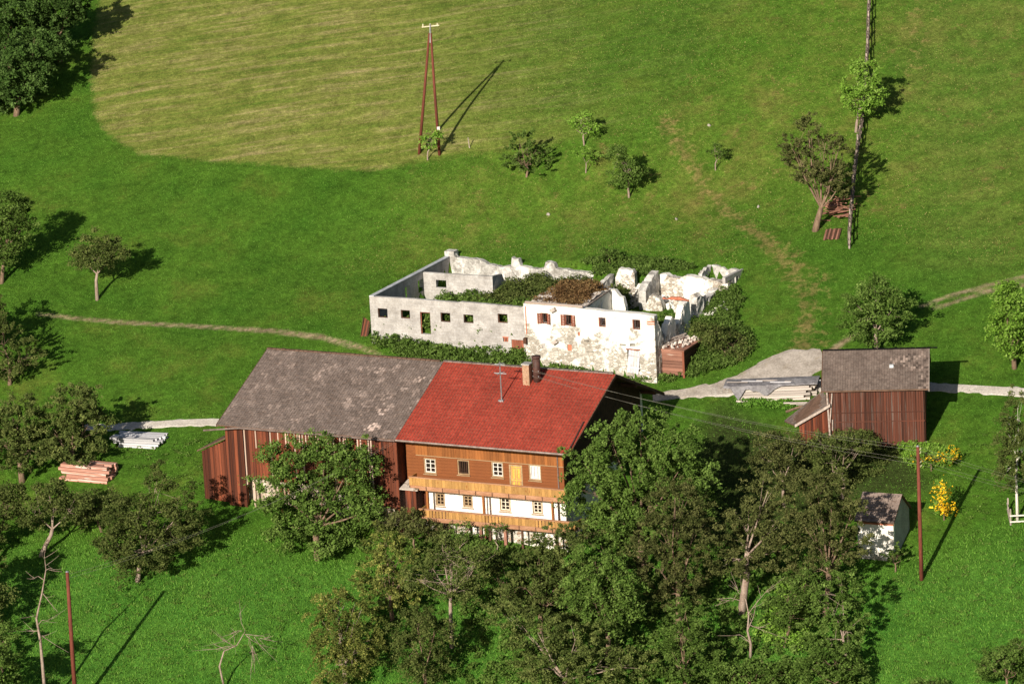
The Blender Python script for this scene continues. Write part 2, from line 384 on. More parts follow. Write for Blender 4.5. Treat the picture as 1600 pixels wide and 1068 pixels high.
def wall(name, parent, mat, A, B, zb, top, th, openings=(), step=None, rough=0.0):
    """wall standing from A to B, thickness to the left of A->B, openings (s0,s1,z0,z1); top: number or list of (s,z)"""
    A = np.array(A, float); B = np.array(B, float); L = float(np.linalg.norm(B-A)); d = (B-A)/L; n = np.array([-d[1], d[0]])
    if hasattr(top, '__len__'): tf = lambda s: float(np.interp(s, [t[0] for t in top], [t[1] for t in top]))
    else: tf = lambda s: float(top)
    ss = {0.0, L}
    for o in openings: ss |= {o[0], o[1]}
    if step:
        k = int(L/step)
        ss |= {L*i/k for i in range(1, k)} if k > 1 else set()
    if hasattr(top, '__len__'): ss |= {t[0] for t in top if 0 < t[0] < L}
    ss = sorted(ss); q = [ss[0]]
    for x in ss[1:]:
        if x-q[-1] > .03 or any(abs(x-o[0]) < 1e-9 or abs(x-o[1]) < 1e-9 for o in openings): q.append(x)
    ss = q
    zs = {zb, 1e6}
    for o in openings: zs |= {o[2], o[3]}
    zs = sorted(zs)
    if step:
        zm = max(tf(x) for x in ss); e = []
        lo = zs[-2] if len(zs) > 2 else zb
        zz = lo+step
        while zz < zm-.2: e.append(zz); zz += step
        zs = sorted(set(zs) | set(e))
    I, J = len(ss), len(zs)
    rr = random.Random(len(name)+int(L*100))
    if rough > .03:
        jit = {x: rr.uniform(-.14, .09)*(.6 if name == 'back_wall' else 1) for x in ss}; tf0 = tf; tf = lambda s_: tf0(s_)+jit.get(s_, 0)
    V = []; idx = {}
    edge = set()
    for o in openings:
        for i, s_ in enumerate(ss):
            for j, z_ in enumerate(zs):
                if o[0]-1e-6 <= s_ <= o[1]+1e-6 and o[2]-1e-6 <= z_ <= o[3]+1e-6: edge.add((i, j))
    for side in (0, 1):
        for i, s_ in enumerate(ss):
            tz = tf(s_)
            for j, z_ in enumerate(zs):
                z = min(z_, tz); off = 0
                if rough and (i, j) not in edge: off = rr.uniform(-rough, rough)
                p = A+d*s_+n*(th*side+off); idx[side, i, j] = len(V); V.append((p[0], p[1], z))
    def solid(i, j):
        if not (0 <= i < I-1 and 0 <= j < J-1): return False
        if min(zs[j], tf(ss[i])) >= tf(ss[i])-1e-6 and min(zs[j], tf(ss[i+1])) >= tf(ss[i+1])-1e-6: return False
        cs, cz = (ss[i]+ss[i+1])/2, (zs[j]+zs[j+1])/2 if zs[j+1] < 1e5 else zs[j]+.01
        return not any(o[0] < cs < o[1] and o[2] < cz < o[3] for o in openings)
    F = []
    for i in range(I-1):
        for j in range(J-1):
            if not solid(i, j): continue
            f = idx; q = lambda s_, a, b_: f[s_, a, b_]
            F.append((q(0, i, j), q(0, i+1, j), q(0, i+1, j+1), q(0, i, j+1)))
            F.append((q(1, i+1, j), q(1, i, j), q(1, i, j+1), q(1, i+1, j+1)))
            if not solid(i-1, j): F.append((q(1, i, j), q(0, i, j), q(0, i, j+1), q(1, i, j+1)))
            if not solid(i+1, j): F.append((q(0, i+1, j), q(1, i+1, j), q(1, i+1, j+1), q(0, i+1, j+1)))
            if not solid(i, j+1): F.append((q(0, i, j+1), q(0, i+1, j+1), q(1, i+1, j+1), q(1, i, j+1)))
            if not solid(i, j-1): F.append((q(1, i, j), q(1, i+1, j), q(0, i+1, j), q(0, i, j)))
    me = bpy.data.meshes.new(name); me.from_pydata(V, [], F); me.update()
    return link(name, me, mat, parent)

def window(parent, a0, a1, z0, z1, b, nx=2, ny=3, frame='window_frame', glassm='window_glass', trim='pale_frame', bars=0, sill=True):
    """a window set in the front wall face at b: frame and glazing bars, pane, sill and trim"""
    m = MB(); t = .07
    m.box(a0, a0+t, b+.04, b+.12, z0, z1).box(a1-t, a1, b+.04, b+.12, z0, z1)
    m.box(a0+t, a1-t, b+.04, b+.12, z0, z0+t).box(a0+t, a1-t, b+.04, b+.12, z1-t, z1)
    if bars:
        for k in range(1, bars+1):
            x = a0+(a1-a0)*k/(bars+1); m.box(x-.02, x+.02, b+.02, b+.06, z0+t, z1-t)
    else:
        for k in range(1, nx): x = a0+(a1-a0)*k/nx; m.box(x-.035, x+.035, b+.05, b+.11, z0+t, z1-t)
        for k in range(1, ny): z = z0+(z1-z0)*k/ny; m.box(a0+t, a1-t, b+.058, b+.102, z-.022, z+.022)
    wo = m.build('window', frame, parent)
    MB().box(a0+.01, a1-.01, b+.125, b+.15, z0+.01, z1-.01).build('pane', glassm, wo)
    if trim:
        k = .07; q = MB()
        q.box(a0-k, a0, b-.03, b+.03, z0-k, z1+k).box(a1, a1+k, b-.03, b+.03, z0-k, z1+k).box(a0, a1, b-.03, b+.03, z1, z1+k).box(a0, a1, b-.03, b+.03, z0-k, z0)
        q.build('window_trim', trim, wo)
    if sill: MB().box(a0-.14, a1+.14, b-.12, b-.035, z0-.16, z0-.10).build('sill', trim or frame, wo)
    return wo

def tiles(parent, name, mat, a0, a1, b0, z0, b1, z1, tw, tl, amp, valf, thick=.03, hump=.0, gap=.006, lap=.02, var=.14):
    """courses of roof tiles on a slope from eave line (b0,z0) to ridge line (b1,z1)"""
    L = math.hypot(b1-b0, z1-z0); ub, uz = (b1-b0)/L, (z1-z0)/L; nb, nz = -uz, ub
    if nz < 0: nb, nz = -nb, -nz
    rows = int(L/tl); cols = int((a1-a0)/tw); V = []; A = []
    def pt(a, s, h): return (a, b0+ub*s+nb*h, z0+uz*s+nz*h)
    for r in range(rows):
        s0 = L*r/rows-.02; s1 = L*(r+1)/rows+lap
        for c in range(cols):
            x0 = a0+(a1-a0)*c/cols+gap; x1 = a0+(a1-a0)*(c+1)/cols-gap; xm = (x0+x1)/2
            h = thick+rnd.uniform(-amp, amp); val = valf(xm, (s0+s1)/2)*rnd.uniform(1-var, 1+var); ds = rnd.uniform(-.02, .02)
            if hump:
                parts = ((x0, xm, 0, hump), (xm, x1, hump, 0))
            else: parts = ((x0, x1, 0, 0),)
            for (p, q, hp, hq) in parts:
                V += [pt(p, s0+ds, h+.025+hp), pt(q, s0+ds, h+.025+hq), pt(q, s1, h-.01+hq), pt(p, s1, h-.01+hp)]
                V += [pt(p, s0+ds, 0), pt(q, s0+ds, 0), pt(q, s0+ds, h+.025+hq), pt(p, s0+ds, h+.025+hp)]
                A += [val]*8
    o = quads_mesh(name, np.array(V), np.array(A), mat, parent); o['kind'] = 'stuff'
    return o

# ------------------------------------------------------------------ the ground
def axis(lo, hi, step, out):
    c = list(np.arange(lo, hi+1e-6, step)); l = []; x = lo; s = step
    while x > -out: s *= 1.35; x -= s; l.append(x)
    r = []; x = hi; s = step
    while x < out: s *= 1.35; x += s; r.append(x)
    return np.array(l[::-1]+c+r)
xs = axis(-64, 64, .4, 900); ys = axis(-64, 82, .4, 900)
XX, YY = np.meshgrid(xs, ys); ZZ = T(XX, YY)
def poly_sd(pts):
    """signed distance (positive inside) of every terrain vertex to a polygon"""
    D = np.full(XX.shape, 1e9); ins = np.zeros(XX.shape, bool); n = len(pts)
    for i in range(n):
        (x0, y0), (x1, y1) = pts[i], pts[(i+1) % n]; ex, ey = x1-x0, y1-y0; l = ex*ex+ey*ey
        t = np.clip(((XX-x0)*ex+(YY-y0)*ey)/l, 0, 1); D = np.minimum(D, np.hypot(XX-x0-t*ex, YY-y0-t*ey))
        cr = ((YY > y0) != (YY > y1)); xi = x0+(YY-y0)*ex/(ey if abs(ey) > 1e-9 else 1e-9); ins ^= cr & (XX < xi)
    return np.where(ins, D, -D)
def line_d(pix, wid):
    """distance field to a polyline of photo points on the ground (half width wid[i])"""
    pts = [G(u, v) for u, v in pix]; D = np.full(XX.shape, -1e9)
    for i in range(len(pts)-1):
        x0, y0 = pts[i][:2]; x1, y1 = pts[i+1][:2]; ex, ey = x1-x0, y1-y0; l = ex*ex+ey*ey
        t = np.clip(((XX-x0)*ex+(YY-y0)*ey)/l, 0, 1); wd = wid[i]+(wid[i+1]-wid[i])*t
        D = np.maximum(D, wd-np.hypot(XX-x0-t*ex, YY-y0-t*ey))
    return D
mown_px = [(160, -40), (146, 60), (143, 130), (150, 185), (175, 215), (215, 238), (330, 252), (470, 262), (590, 266), (640, 256), (760, 240), (1000, 200), (1220, -40)]
mown = poly_sd([tuple(G(u, v)[:2]) for u, v in mown_px])
right_px = [(1400, -40), (1380, 120), (1420, 260), (1420, 420), (1470, 440), (1620, 430), (1640, -40)]
rightm = poly_sd([tuple(G(u, v)[:2]) for u, v in right_px])
up_px = [(560, 420), (640, 300), (700, 240), (1000, 180), (1100, 100), (1220, -40), (1700, -40), (1700, 430), (1180, 330), (1150, 400), (900, 380)]
upper = poly_sd([tuple(G(u, v)[:2]) for u, v in up_px])
trail = np.maximum(line_d([(1040, 190), (1075, 250), (1110, 300), (1190, 370), (1240, 420), (1265, 490), (1255, 545)], [1.2, 1.1, 1.0, 1.2, 1.3, .9, 1.6]),
                   line_d([(1215, 370), (1255, 410), (1275, 440), (1255, 545)], [.6, .8, .8, 1.2]))
trail = np.maximum(trail, line_d([(1100, 300), (1150, 350), (1180, 380), (1290, 430), (1290, 500), (1285, 540)], [.5, .6, .6, .5, .4, .8])-.1)
trail = np.maximum(trail, line_d([(1440, -40), (1425, 60), (1415, 160)], [.6, .5, .3]))
trail = np.maximum(trail, line_d([(1480, 0), (1445, 60), (1425, 130)], [.5, .4, .2]))
gpath = np.maximum(line_d([(60, 490), (90, 494), (200, 504), (330, 511), (430, 517), (500, 526), (560, 541), (600, 556)], [.10, .16, .17, .17, .22, .22, .18, .05]),
                   line_d([(1700, 405), (1600, 433), (1540, 447), (1480, 463), (1440, 478)], [.13, .16, .14, .12, .1]))
gpath = np.maximum(gpath, line_d([(1700, 425), (1600, 445), (1540, 456), (1460, 482)], [.13, .14, .12, .1]))
gpath = np.maximum(gpath, line_d([(1340, 520), (1310, 540), (1290, 556)], [.15, .22, .3]))
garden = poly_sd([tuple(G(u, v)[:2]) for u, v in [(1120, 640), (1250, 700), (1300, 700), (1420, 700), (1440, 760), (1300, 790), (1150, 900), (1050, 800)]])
lower = poly_sd([tuple(G(u, v)[:2]) for u, v in [(-100, 860), (200, 850), (420, 860), (700, 880), (900, 850), (1300, 900), (1450, 880), (1700, 800), (1700, 1300), (-100, 1300)]])

H, W_ = XX.shape; V = np.stack([XX.ravel(), YY.ravel(), ZZ.ravel()], 1)
ii = (np.arange(H-1)[:, None]*W_+np.arange(W_-1)[None, :]).ravel()
F = np.stack([ii, ii+1, ii+W_+1, ii+W_], 1).astype(np.int32)
me = bpy.data.meshes.new('meadow'); me.vertices.add(len(V)); me.vertices.foreach_set('co', V.astype(np.float32).ravel())
me.loops.add(F.size); me.loops.foreach_set('vertex_index', F.ravel()); me.polygons.add(len(F))
me.polygons.foreach_set('loop_start', np.arange(0, F.size, 4, dtype=np.int32)); me.polygons.foreach_set('loop_total', np.full(len(F), 4, np.int32))
for nm, arr in (('mown', mown), ('rightm', rightm), ('upper', upper), ('trail', trail), ('gpath', gpath), ('garden', garden), ('lower', lower)):
    at = me.attributes.new(nm, 'FLOAT', 'POINT'); at.data.foreach_set('value', np.clip(arr, -50, 50).astype(np.float32).ravel())
me.update(calc_edges=True); me.polygons.foreach_set('use_smooth', np.ones(len(F), bool))

def ground_mat():
    m, n, b, out = newmat('meadow_ground'); tc = n.nodes.new('ShaderNodeTexCoord'); v = tc.outputs['Object']
    def fac(nm, lo, hi, jit=1.0, sc=1.2):
        at = n.nodes.new('ShaderNodeAttribute'); at.attribute_name = nm
        q = noise(n, v, sc, 5, .7); ma = nn(n, 'ShaderNodeMath', operation='MULTIPLY_ADD', i_1=jit*2, i_2=-jit); n.links.new(q, ma.inputs[0])
        ad = nn(n, 'ShaderNodeMath', operation='ADD'); n.links.new(at.outputs['Fac'], ad.inputs[0]); n.links.new(ma.outputs[0], ad.inputs[1])
        mr = n.nodes.new('ShaderNodeMapRange'); mr.interpolation_type = 'SMOOTHSTEP'; mr.inputs[1].default_value = lo; mr.inputs[2].default_value = hi
        n.links.new(ad.outputs[0], mr.inputs[0]); return mr.outputs[0]
    def rp(scale, stops, detail=5, rough=.65, vec=None):
        q = noise(n, vec or v, scale, detail, rough); r = ramp(n, stops); n.links.new(q, r.inputs[0]); return r.outputs[0]
    base = rp(.16, [(.30, (.058, .155, .015)), (.55, (.084, .182, .019)), (.75, (.145, .195, .031))])
    low = rp(.3, [(.3, (.066, .20, .024)), (.7, (.106, .25, .034))])
    col = mix(n, fac('lower', -3, 4, 2, .3), base, low)
    upc = rp(.22, [(.32, (.078, .182, .018)), (.5, (.115, .205, .025)), (.72, (.21, .21, .050))], 7, .7)
    col = mix(n, fac('upper', -5, 7, 4, .15), col, upc)
    vs = n.nodes.new('ShaderNodeMapping'); vs.inputs['Scale'].default_value = (.12, 1.4, .3); n.links.new(v, vs.inputs[0])
    mow = rp(1.0, [(.32, (.120, .200, .028)), (.50, (.225, .255, .055)), (.70, (.44, .36, .17))], 7, .75, vs.outputs[0])
    sx = n.nodes.new('ShaderNodeSeparateXYZ'); n.links.new(v, sx.inputs[0]); fd = n.nodes.new('ShaderNodeMapRange'); fd.interpolation_type = 'SMOOTHSTEP'
    fd.inputs[1].default_value = -12; fd.inputs[2].default_value = 14; fd.inputs[3].default_value = 1.0; fd.inputs[4].default_value = .12
    n.links.new(sx.outputs[0], fd.inputs[0]); mf = nn(n, 'ShaderNodeMath', operation='MULTIPLY'); n.links.new(fac('mown', -.35, .45, .8, 1.1), mf.inputs[0]); n.links.new(fd.outputs[0], mf.inputs[1])
    col = mix(n, mf.outputs[0], col, mow)
    # arcs left by the mower on the right hand slope
    wv = n.nodes.new('ShaderNodeTexWave'); wv.wave_type = 'RINGS'; wv.rings_direction = 'Z'; wv.inputs['Scale'].default_value = .11; wv.inputs['Distortion'].default_value = 9.0
    wv.inputs['Detail'].default_value = 3; wv.inputs['Detail Scale'].default_value = .4
    mp = n.nodes.new('ShaderNodeMapping'); cc = G(1540, 60); mp.inputs['Location'].default_value = (-cc[0], -cc[1], 0); mp.inputs['Scale'].default_value = (1, 1, 0)
    n.links.new(v, mp.inputs[0]); n.links.new(mp.outputs[0], wv.inputs[0])
    rr = ramp(n, [(.15, (.098, .18, .028)), (.85, (.150, .205, .042))]); n.links.new(wv.outputs['Fac'], rr.inputs[0])
    fr = fac('rightm', -3, 4, 3, .3); ml = nn(n, 'ShaderNodeMath', operation='MULTIPLY', i_1=.5); n.links.new(fr, ml.inputs[0])
    col = mix(n, ml.outputs[0], col, rr.outputs[0])
    # dry reddish scars, mostly on the upper slopes
    sc1 = rp(.42, [(.56, 0.0), (.70, .6)], 9, .8); um = fac('upper', -4, 3, 3, .2)
    mm = nn(n, 'ShaderNodeMath', operation='MULTIPLY'); n.links.new(sc1, mm.inputs[0]); n.links.new(um, mm.inputs[1])
    col = mix(n, mm.outputs[0], col, (.36, .20, .10))
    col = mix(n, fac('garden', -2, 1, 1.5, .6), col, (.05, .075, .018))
    tr = fac('trail', .1, 1.5, 3.2, 1.3); m2 = nn(n, 'ShaderNodeMath', operation='MULTIPLY', i_1=.55); n.links.new(tr, m2.inputs[0])
    col = mix(n, m2.outputs[0], col, rp(1.5, [(.3, (.22, .20, .06)), (.7, (.40, .22, .12))]))
    col = mix(n, fac('gpath', -.30, .22, .30, 1.6), col, rp(2, [(.3, (.30, .22, .12)), (.7, (.46, .36, .24))]))
    # blades, tufts and speckle
    f1 = noise(n, v, 2.6, 8, .8); r1 = ramp(n, [(.28, .50), (.5, .95), (.72, 1.55)]); n.links.new(f1, r1.inputs[0])
    col = mix(n, 1.0, col, r1.outputs[0], 'MULTIPLY')
    f2 = noise(n, v, 9, 4, .8); r2 = ramp(n, [(.25, .55), (.75, 1.45)]); n.links.new(f2, r2.inputs[0])
    col = mix(n, 1.0, col, r2.outputs[0], 'MULTIPLY')
    f6 = noise(n, v, .75, 6, .75); r6 = ramp(n, [(.30, .66), (.5, 1.0), (.70, 1.30)]); n.links.new(f6, r6.inputs[0]); col = mix(n, 1.0, col, r6.outputs[0], 'MULTIPLY')
    vo = n.nodes.new('ShaderNodeTexVoronoi'); vo.inputs['Scale'].default_value = .8; n.links.new(v, vo.inputs['Vector'])
    r5 = ramp(n, [(.02, .35), (.05, 0.0)]); n.links.new(vo.outputs['Distance'], r5.inputs[0])
    col = mix(n, r5.outputs[0], col, (.34, .22, .13))
    n.links.new(col, b.inputs['Base Color']); b.inputs['Roughness'].default_value = 1.0; b.inputs['Specular IOR Level'].default_value = .05
    ad = nn(n, 'ShaderNodeMath', operation='ADD'); n.links.new(f1, ad.inputs[0]); n.links.new(f2, ad.inputs[1])
    bump(n, b, ad.outputs[0], .8, .22)
    MATS['meadow_ground'] = m
ground_mat()
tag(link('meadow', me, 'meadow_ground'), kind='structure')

# roads: gravel ribbons draped over the slope
surf('gravel', (.30, .26, .22), (.44, .39, .34), 1.2, (.32, .27, .20), (.58, .70), 1.0, bs=.6, bd=.03)
surf('gravel_pale', (.44, .40, .35), (.56, .52, .47), 1.2, (.42, .38, .28), (.60, .72), .8, bs=.6, bd=.03)
def ribbon(name, pix, wid, mat):
    P_ = np.array([G(u, v)[:2] for u, v in pix]); seg = np.r_[0, np.cumsum(np.hypot(*np.diff(P_, axis=0).T))]
    s = np.arange(0, seg[-1], .45); c = np.stack([np.interp(s, seg, P_[:, 0]), np.interp(s, seg, P_[:, 1])], 1)
    for _ in range(8): c[1:-1] = (c[:-2]+2*c[1:-1]+c[2:])/4
    wd = np.interp(s, seg, wid); t = np.gradient(c, axis=0); t /= np.linalg.norm(t, axis=1)[:, None]; nrm = np.stack([-t[:, 1], t[:, 0]], 1)
    K = 8; Vv = []; Ff = []
    jl = rg.normal(0, .10, len(s)); jr = rg.normal(0, .10, len(s))
    for i in range(len(s)):
        for k in range(K+1):
            x = -1+2*k/K; o = x*wd[i]+(jl[i] if k == 0 else 0)+(jr[i] if k == K else 0)
            p = c[i]+nrm[i]*o; Vv.append((p[0], p[1], float(T(p[0], p[1]))+.05-(.07 if k in (0, K) else 0)))
    for i in range(len(s)-1):
        for k in range(K):
            a = i*(K+1)+k; Ff.append((a, a+1, a+K+2, a+K+1) if False else (a, a+K+1, a+K+2, a+1))
    me = bpy.data.meshes.new(name); me.from_pydata(Vv, [], Ff); me.update()
    if me.polygons[0].normal.z < 0: me.flip_normals()
    return tag(link(name, me, mat), kind='structure')
ribbon('gravel_road', [(130, 668), (175, 667), (250, 663), (345, 659)], [.5, .5, .48, .48], 'gravel_pale')
ribbon('gravel_road', [(1020, 622), (1065, 614), (1110, 610), (1150, 603), (1200, 588), (1240, 570), (1290, 558)], [.55, .6, .8, 1.2, 2.0, 2.3, 1.2], 'gravel')
ribbon('gravel_road', [(1110, 611), (1180, 605), (1280, 603), (1400, 603), (1500, 607), (1600, 613), (1720, 622)], [.8, .8, .6, .5, .55, .6, .6], 'gravel_pale')

# ------------------------------------------------------------------ grass tufts (nobody could count them)
def inview(x, y, m=1.0):
    return (np.abs(x) < 50) & (y > -52) & (y < 72)
def grass(name, N, sel, hmin, hmax, wd, mat, seed, lean=.5):
    r = np.random.default_rng(seed); x = r.uniform(-50, 50, N*3); y = r.uniform(-54, 66, N*3)
    a, b = rloc(x, y); ok = ~((a > -.2) & (a < 24.5) & (b > -.4) & (b < 13)) & sel(x, y)
    x, y = x[ok][:N], y[ok][:N]; n_ = len(x); z = T(x, y)-.03
    h = r.uniform(hmin, hmax, n_)*(0.85+.3*np.abs(np.sin(x*.9+2*np.sin(y*.7)))); an = r.uniform(0, 6.28, n_); wv = wd*r.uniform(.6, 1.4, n_)
    dx, dy = np.cos(an)*wv, np.sin(an)*wv; lx, ly = r.normal(0, lean, n_)*h, r.normal(0, lean, n_)*h
    V = np.stack([np.stack([x-dx, y-dy, z], 1), np.stack([x+dx, y+dy, z], 1), np.stack([x+lx, y+ly, z+h], 1)], 1).reshape(-1, 3)
    val = np.clip(.45+.12*np.sin(x*.5+np.sin(y*.35)*2)*np.sin(y*.6)+r.normal(0, .28, n_), 0, 1)
    return tag(quads_mesh(name, V, np.repeat(val, 3), mat, per=3), kind='stuff')
def samp(arr, x, y):
    i = np.clip(np.searchsorted(ys, y), 0, H-1); j = np.clip(np.searchsorted(xs, x), 0, W_-1); return arr[i, j]
roadx = [line_d(p, w_) for p, w_ in (([(130, 668), (175, 667), (250, 663), (345, 659)], [.6]*4),
          ([(1020, 622), (1065, 614), (1110, 610), (1150, 603), (1200, 588), (1240, 570), (1290, 558)], [.6, .7, .9, 1.3, 2.1, 2.4, 1.3]),
          ([(1110, 611), (1180, 605), (1280, 603), (1400, 603), (1500, 607), (1600, 613), (1720, 622)], [.8, .8, .7, .6, .6, .7, .7]))]
roadx[2] = np.where(roadx[2] > .5, -.2, roadx[2]-.15); nogr = np.maximum(np.maximum(roadx[0]-.15, roadx[1]-.25), roadx[2]); nogr = np.maximum(nogr, np.maximum(gpath+.1, trail*.5-.3))
free = lambda x, y: samp(nogr, x, y) < 0
grass('lush_grass', 230000, lambda x, y: free(x, y) & (samp(lower, x, y) > -2), .10, .24, .042, 'grass_blades', 3)
grass('meadow_grass', 160000, lambda x, y: free(x, y) & (samp(upper, x, y) < 3) & (samp(mown, x, y) < 0) & (samp(lower, x, y) < 1), .07, .16, .04, 'grass_blades', 4)
grass('dry_grass', 100000, lambda x, y: free(x, y) & ((samp(upper, x, y) > -1) | (samp(mown, x, y) > 0)), .05, .13, .05, 'grass_dry', 5)

# ------------------------------------------------------------------ farmhouse and barn under one ridge
E0 = np.array([3.72, -27.8, -1.43]); EZ = 8.5
FR = Frame(E0-np.array([0, 0, EZ]), TH)
HW, RISE, LEN = 8.49, 3.69, 29.2                        # half width, rise, length over the eaves
asp, _ = FR.onb(618, 690, 0.0)                          # where grey roof meets red
house = empty('farmhouse', tuple(FR.O), -TH, 'long farmhouse with a red tiled roof, orange timber upper floor and two wooden balconies', 'farmhouse')
barn = empty('barn', tuple(FR.O), -TH, 'big red-boarded barn under a patched grey tiled roof, joined to the red-roofed farmhouse', 'barn')
fwz = lambda b: EZ+RISE*(1-abs(b-HW)/HW)                # underside of roof at depth b
wl, wr, wf, wb = asp+.05, -1.25, 1.5, 2*HW-1.3

# --- house walls
ug = [(663.8, 716.2, 681, 738.4), (716.3, 719, 732.7, 740), (769.3, 722, 785.8, 744), (827.7, 726.4, 844.8, 748.8)]
lg = [(681.5, 770, 694.4, 788.7), (724.3, 773.7, 737.8, 791), (782, 777.6, 796.9, 797), (833, 782.7, 847, 801.3)]
UW = [FR.rect(*r, wf) for r in ug]; LW = [FR.rect(*r, wf) for r in lg]
dr = FR.rect(797.8, 727.3, 815.7, 765, wf)
F2 = FR.onb(760, 768, .3)[1]; F1 = FR.onb(760, 816, .3)[1]        # floor levels of the balconies
dr = (dr[0], dr[1], F2+.1, dr[3])
def op(rs, base): return [(r[0]-base, r[1]-base, r[2], r[3]) for r in rs]
wall('upper_wall', house, 'orange_wood', (wl, wf), (wr, wf), F2, EZ+.05, .35, op(UW+[dr], wl))
lw0, _ = FR.onb(672, 790, wf)
wall('lower_wall', house, 'white_plaster', (wl, wf), (wr, wf), F1, F2-.004, .45, op(LW, wl))
wall('basement_wall', house, 'base_masonry', (wl, wf), (wr, wf), -3.2, F1-.004, .5, step=.8, rough=.02)
# gable wall to the right, white below and dark timber above
wall('gable_wall', house, 'white_plaster', (wr, wf+.46), (wr, wb-.36), -3.0, F2-.004, .4)
wall('gable_timber', house, 'dark_timber', (wr, wf+.36), (wr, wb-.36), F2, [(0, fwz(wf+.36)-.02), (HW-wf-.36, fwz(HW)-.05), (wb-wf-.72, fwz(wb-.36)-.02)], .3)
wall('back_wall', house, 'white_plaster', (wl, wb-.35), (wr, wb-.35), -1.5, fwz(wb)-.05, .35)
MB().box(wl, wr-.35, wf+.5, wb-.4, F2-.15, F2-.05).build('floor', 'dark_interior', house)
MB().box(wl, wl+.1, wf+.46, wb-.36, -3, fwz(wb)).build('partition_wall', 'dark_interior', house)
# vertical planks along the top of the upper wall, horizontal squared logs below
zt0 = UW[0][3]+.28
x = wl+.9
while x < wr-.1:
    piece('plank', house, 'orange_plank', (x, wf-.015, (zt0+EZ-.02)/2+.0), (.235, .03, EZ-zt0), (0, 0, 0)); x += .245
piece('rail', house, 'pale_frame', ((wl+wr)/2+.4, wf-.03, zt0-.03), (wr-wl-.8, .05, .05))
zz = F2+.15
while zz < zt0-.15:
    spans = []; cur = wl+.0
    for r in sorted(UW+[dr]):
        if r[2]-.1 < zz+.12 and r[3]+.1 > zz-.12: spans.append((cur, r[0]-.12)); cur = r[1]+.12
    spans.append((cur, wr))
    for s0, s1 in spans:
        if s1-s0 > .2: piece('log', house, 'orange_wood', ((s0+s1)/2, wf-.012, zz), (s1-s0, .03, .235))
    zz += .245
for i, r in enumerate(UW):
    if i == 1: window(house, *r, wf, frame='dark_timber', bars=4, trim='pale_frame')
    elif i == 3: window(house, *r, wf, 3, 1, frame='white_wood', glassm='bright_glass')
    else: window(house, *r, wf, 2, 3, frame='white_wood')
for i, r in enumerate(LW):
    window(house, *r, wf, 2 if i < 2 else 2, 3, frame='pale_frame' if i < 2 else 'window_frame', trim='pale_frame')
# the yellow balcony door, two panelled leaves
d = MB(); d.box(dr[0], dr[1], wf+.02, wf+.08, dr[2], dr[3]); dd = d.build('door', 'yellow_door', house)
dm = (dr[0]+dr[1])/2
for s0, s1 in ((dr[0], dm), (dm, dr[1])):
    for z0, z1 in ((dr[2]+.1, dr[2]+.55), (dr[2]+.65, dr[3]-.1)):
        q = MB(); q.box(s0+.05, s0+.10, wf-.015, wf+.02, z0, z1).box(s1-.10, s1-.05, wf-.015, wf+.02, z0, z1).box(s0+.10, s1-.10, wf-.015, wf+.02, z0, z0+.05).box(s0+.10, s1-.10, wf-.015, wf+.02, z1-.05, z1); q.build('door_panel', 'balcony_beam', dd)
q = MB(); q.box(dr[0]-.12, dr[0], wf-.04, wf+.03, dr[2], dr[3]+.12).box(dr[1], dr[1]+.12, wf-.04, wf+.03, dr[2], dr[3]+.12).box(dr[0], dr[1], wf-.04, wf+.03, dr[3], dr[3]+.12); q.build('door_frame', 'pale_frame', dd)

# --- balconies
def balcony(fz, a0, a1, bfront, rail_px, white):
    root = MB().box(a0, a1, bfront, wf-.005, fz-.14, fz).build('balcony', 'balcony_beam', house)
    MB().box(a0, a1, bfront-.06, bfront-.01, fz-.30, fz+.02).build('edge_beam', 'balcony_beam', root)
    zr = FR.onb(*rail_px, bfront)[1]
    MB().box(a0-.05, a1+.05, bfront-.10, bfront+.06, zr-.06, zr+.02).build('handrail', 'balcony_beam', root)
    x = a0+.12; k = 0
    while x < a1-.05:
        slit = white and (k % 16 in (3, 4, 5, 6, 7, 8))
        wd = .20 if slit else .262
        piece('board', root, 'balcony_plank', (x, bfront-.03+rnd.uniform(-.008, .008), (fz+.03+zr-.06)/2), (wd, .03, zr-.09-fz), (0, 0, rnd.uniform(-.01, .01)))
        x += .27; k += 1
    for aa, b0, b1 in ((a0, bfront, wf), (a1, bfront, wf)):
        MB().box(aa-.03, aa+.03, b0+.02, b1-.01, fz+.02, zr-.065).build('end_panel', 'balcony_plank', root)
    # carved lower band
    x = a0
    while x < a1-.2:
        piece('bracket', root, 'dark_timber', (x+.03, bfront-.076, fz-.16), (.06, .028, .32)); x += 1.35
    return zr
bl2, _ = FR.onb(640, 752, .3); br2, _ = FR.onb(884, 773, .3)
bl1, _ = FR.onb(656, 800, .3); br1, _ = FR.onb(898, 818, .3)
zr2 = balcony(F2, bl2, br2, .3, (760, 754), False)
zr1 = balcony(F1, bl1, br1, .3, (760, 803), True)
for u, v in ((755.8, 790), (863.7, 800), (668, 782)):
    a, _ = FR.onb(u, v, .42); piece('post', house, 'orange_plank', (a, .45, (F1+F2)/2-.1), (.16, .16, F2-F1-.2))
for u in (761.5, 872):
    a, _ = FR.onb(u, 790, wf-.06); MB().tube([(a, wf-.07, F1), (a, wf-.07, F2-.1)], .045, 6).build('drainpipe', 'grey_metal', house)
a, _ = FR.onb(872, 740, wf-.06); MB().tube([(a, wf-.07, F2), (a, wf-.07, EZ-.3)], .05, 6).build('drainpipe', 'gutter_metal', house)
for u, t in ((703, .12), (737, .13), (752, .22), (766, .2), (790, .22), (816, .14), (870, .16)):
    a, _ = FR.onb(u, 835, .45); piece('post', house, 'dark_timber' if t != .22 else 'shed_boards', (a, .48, (F1-3.4)/2), (t, t, F1+3.4-.3))
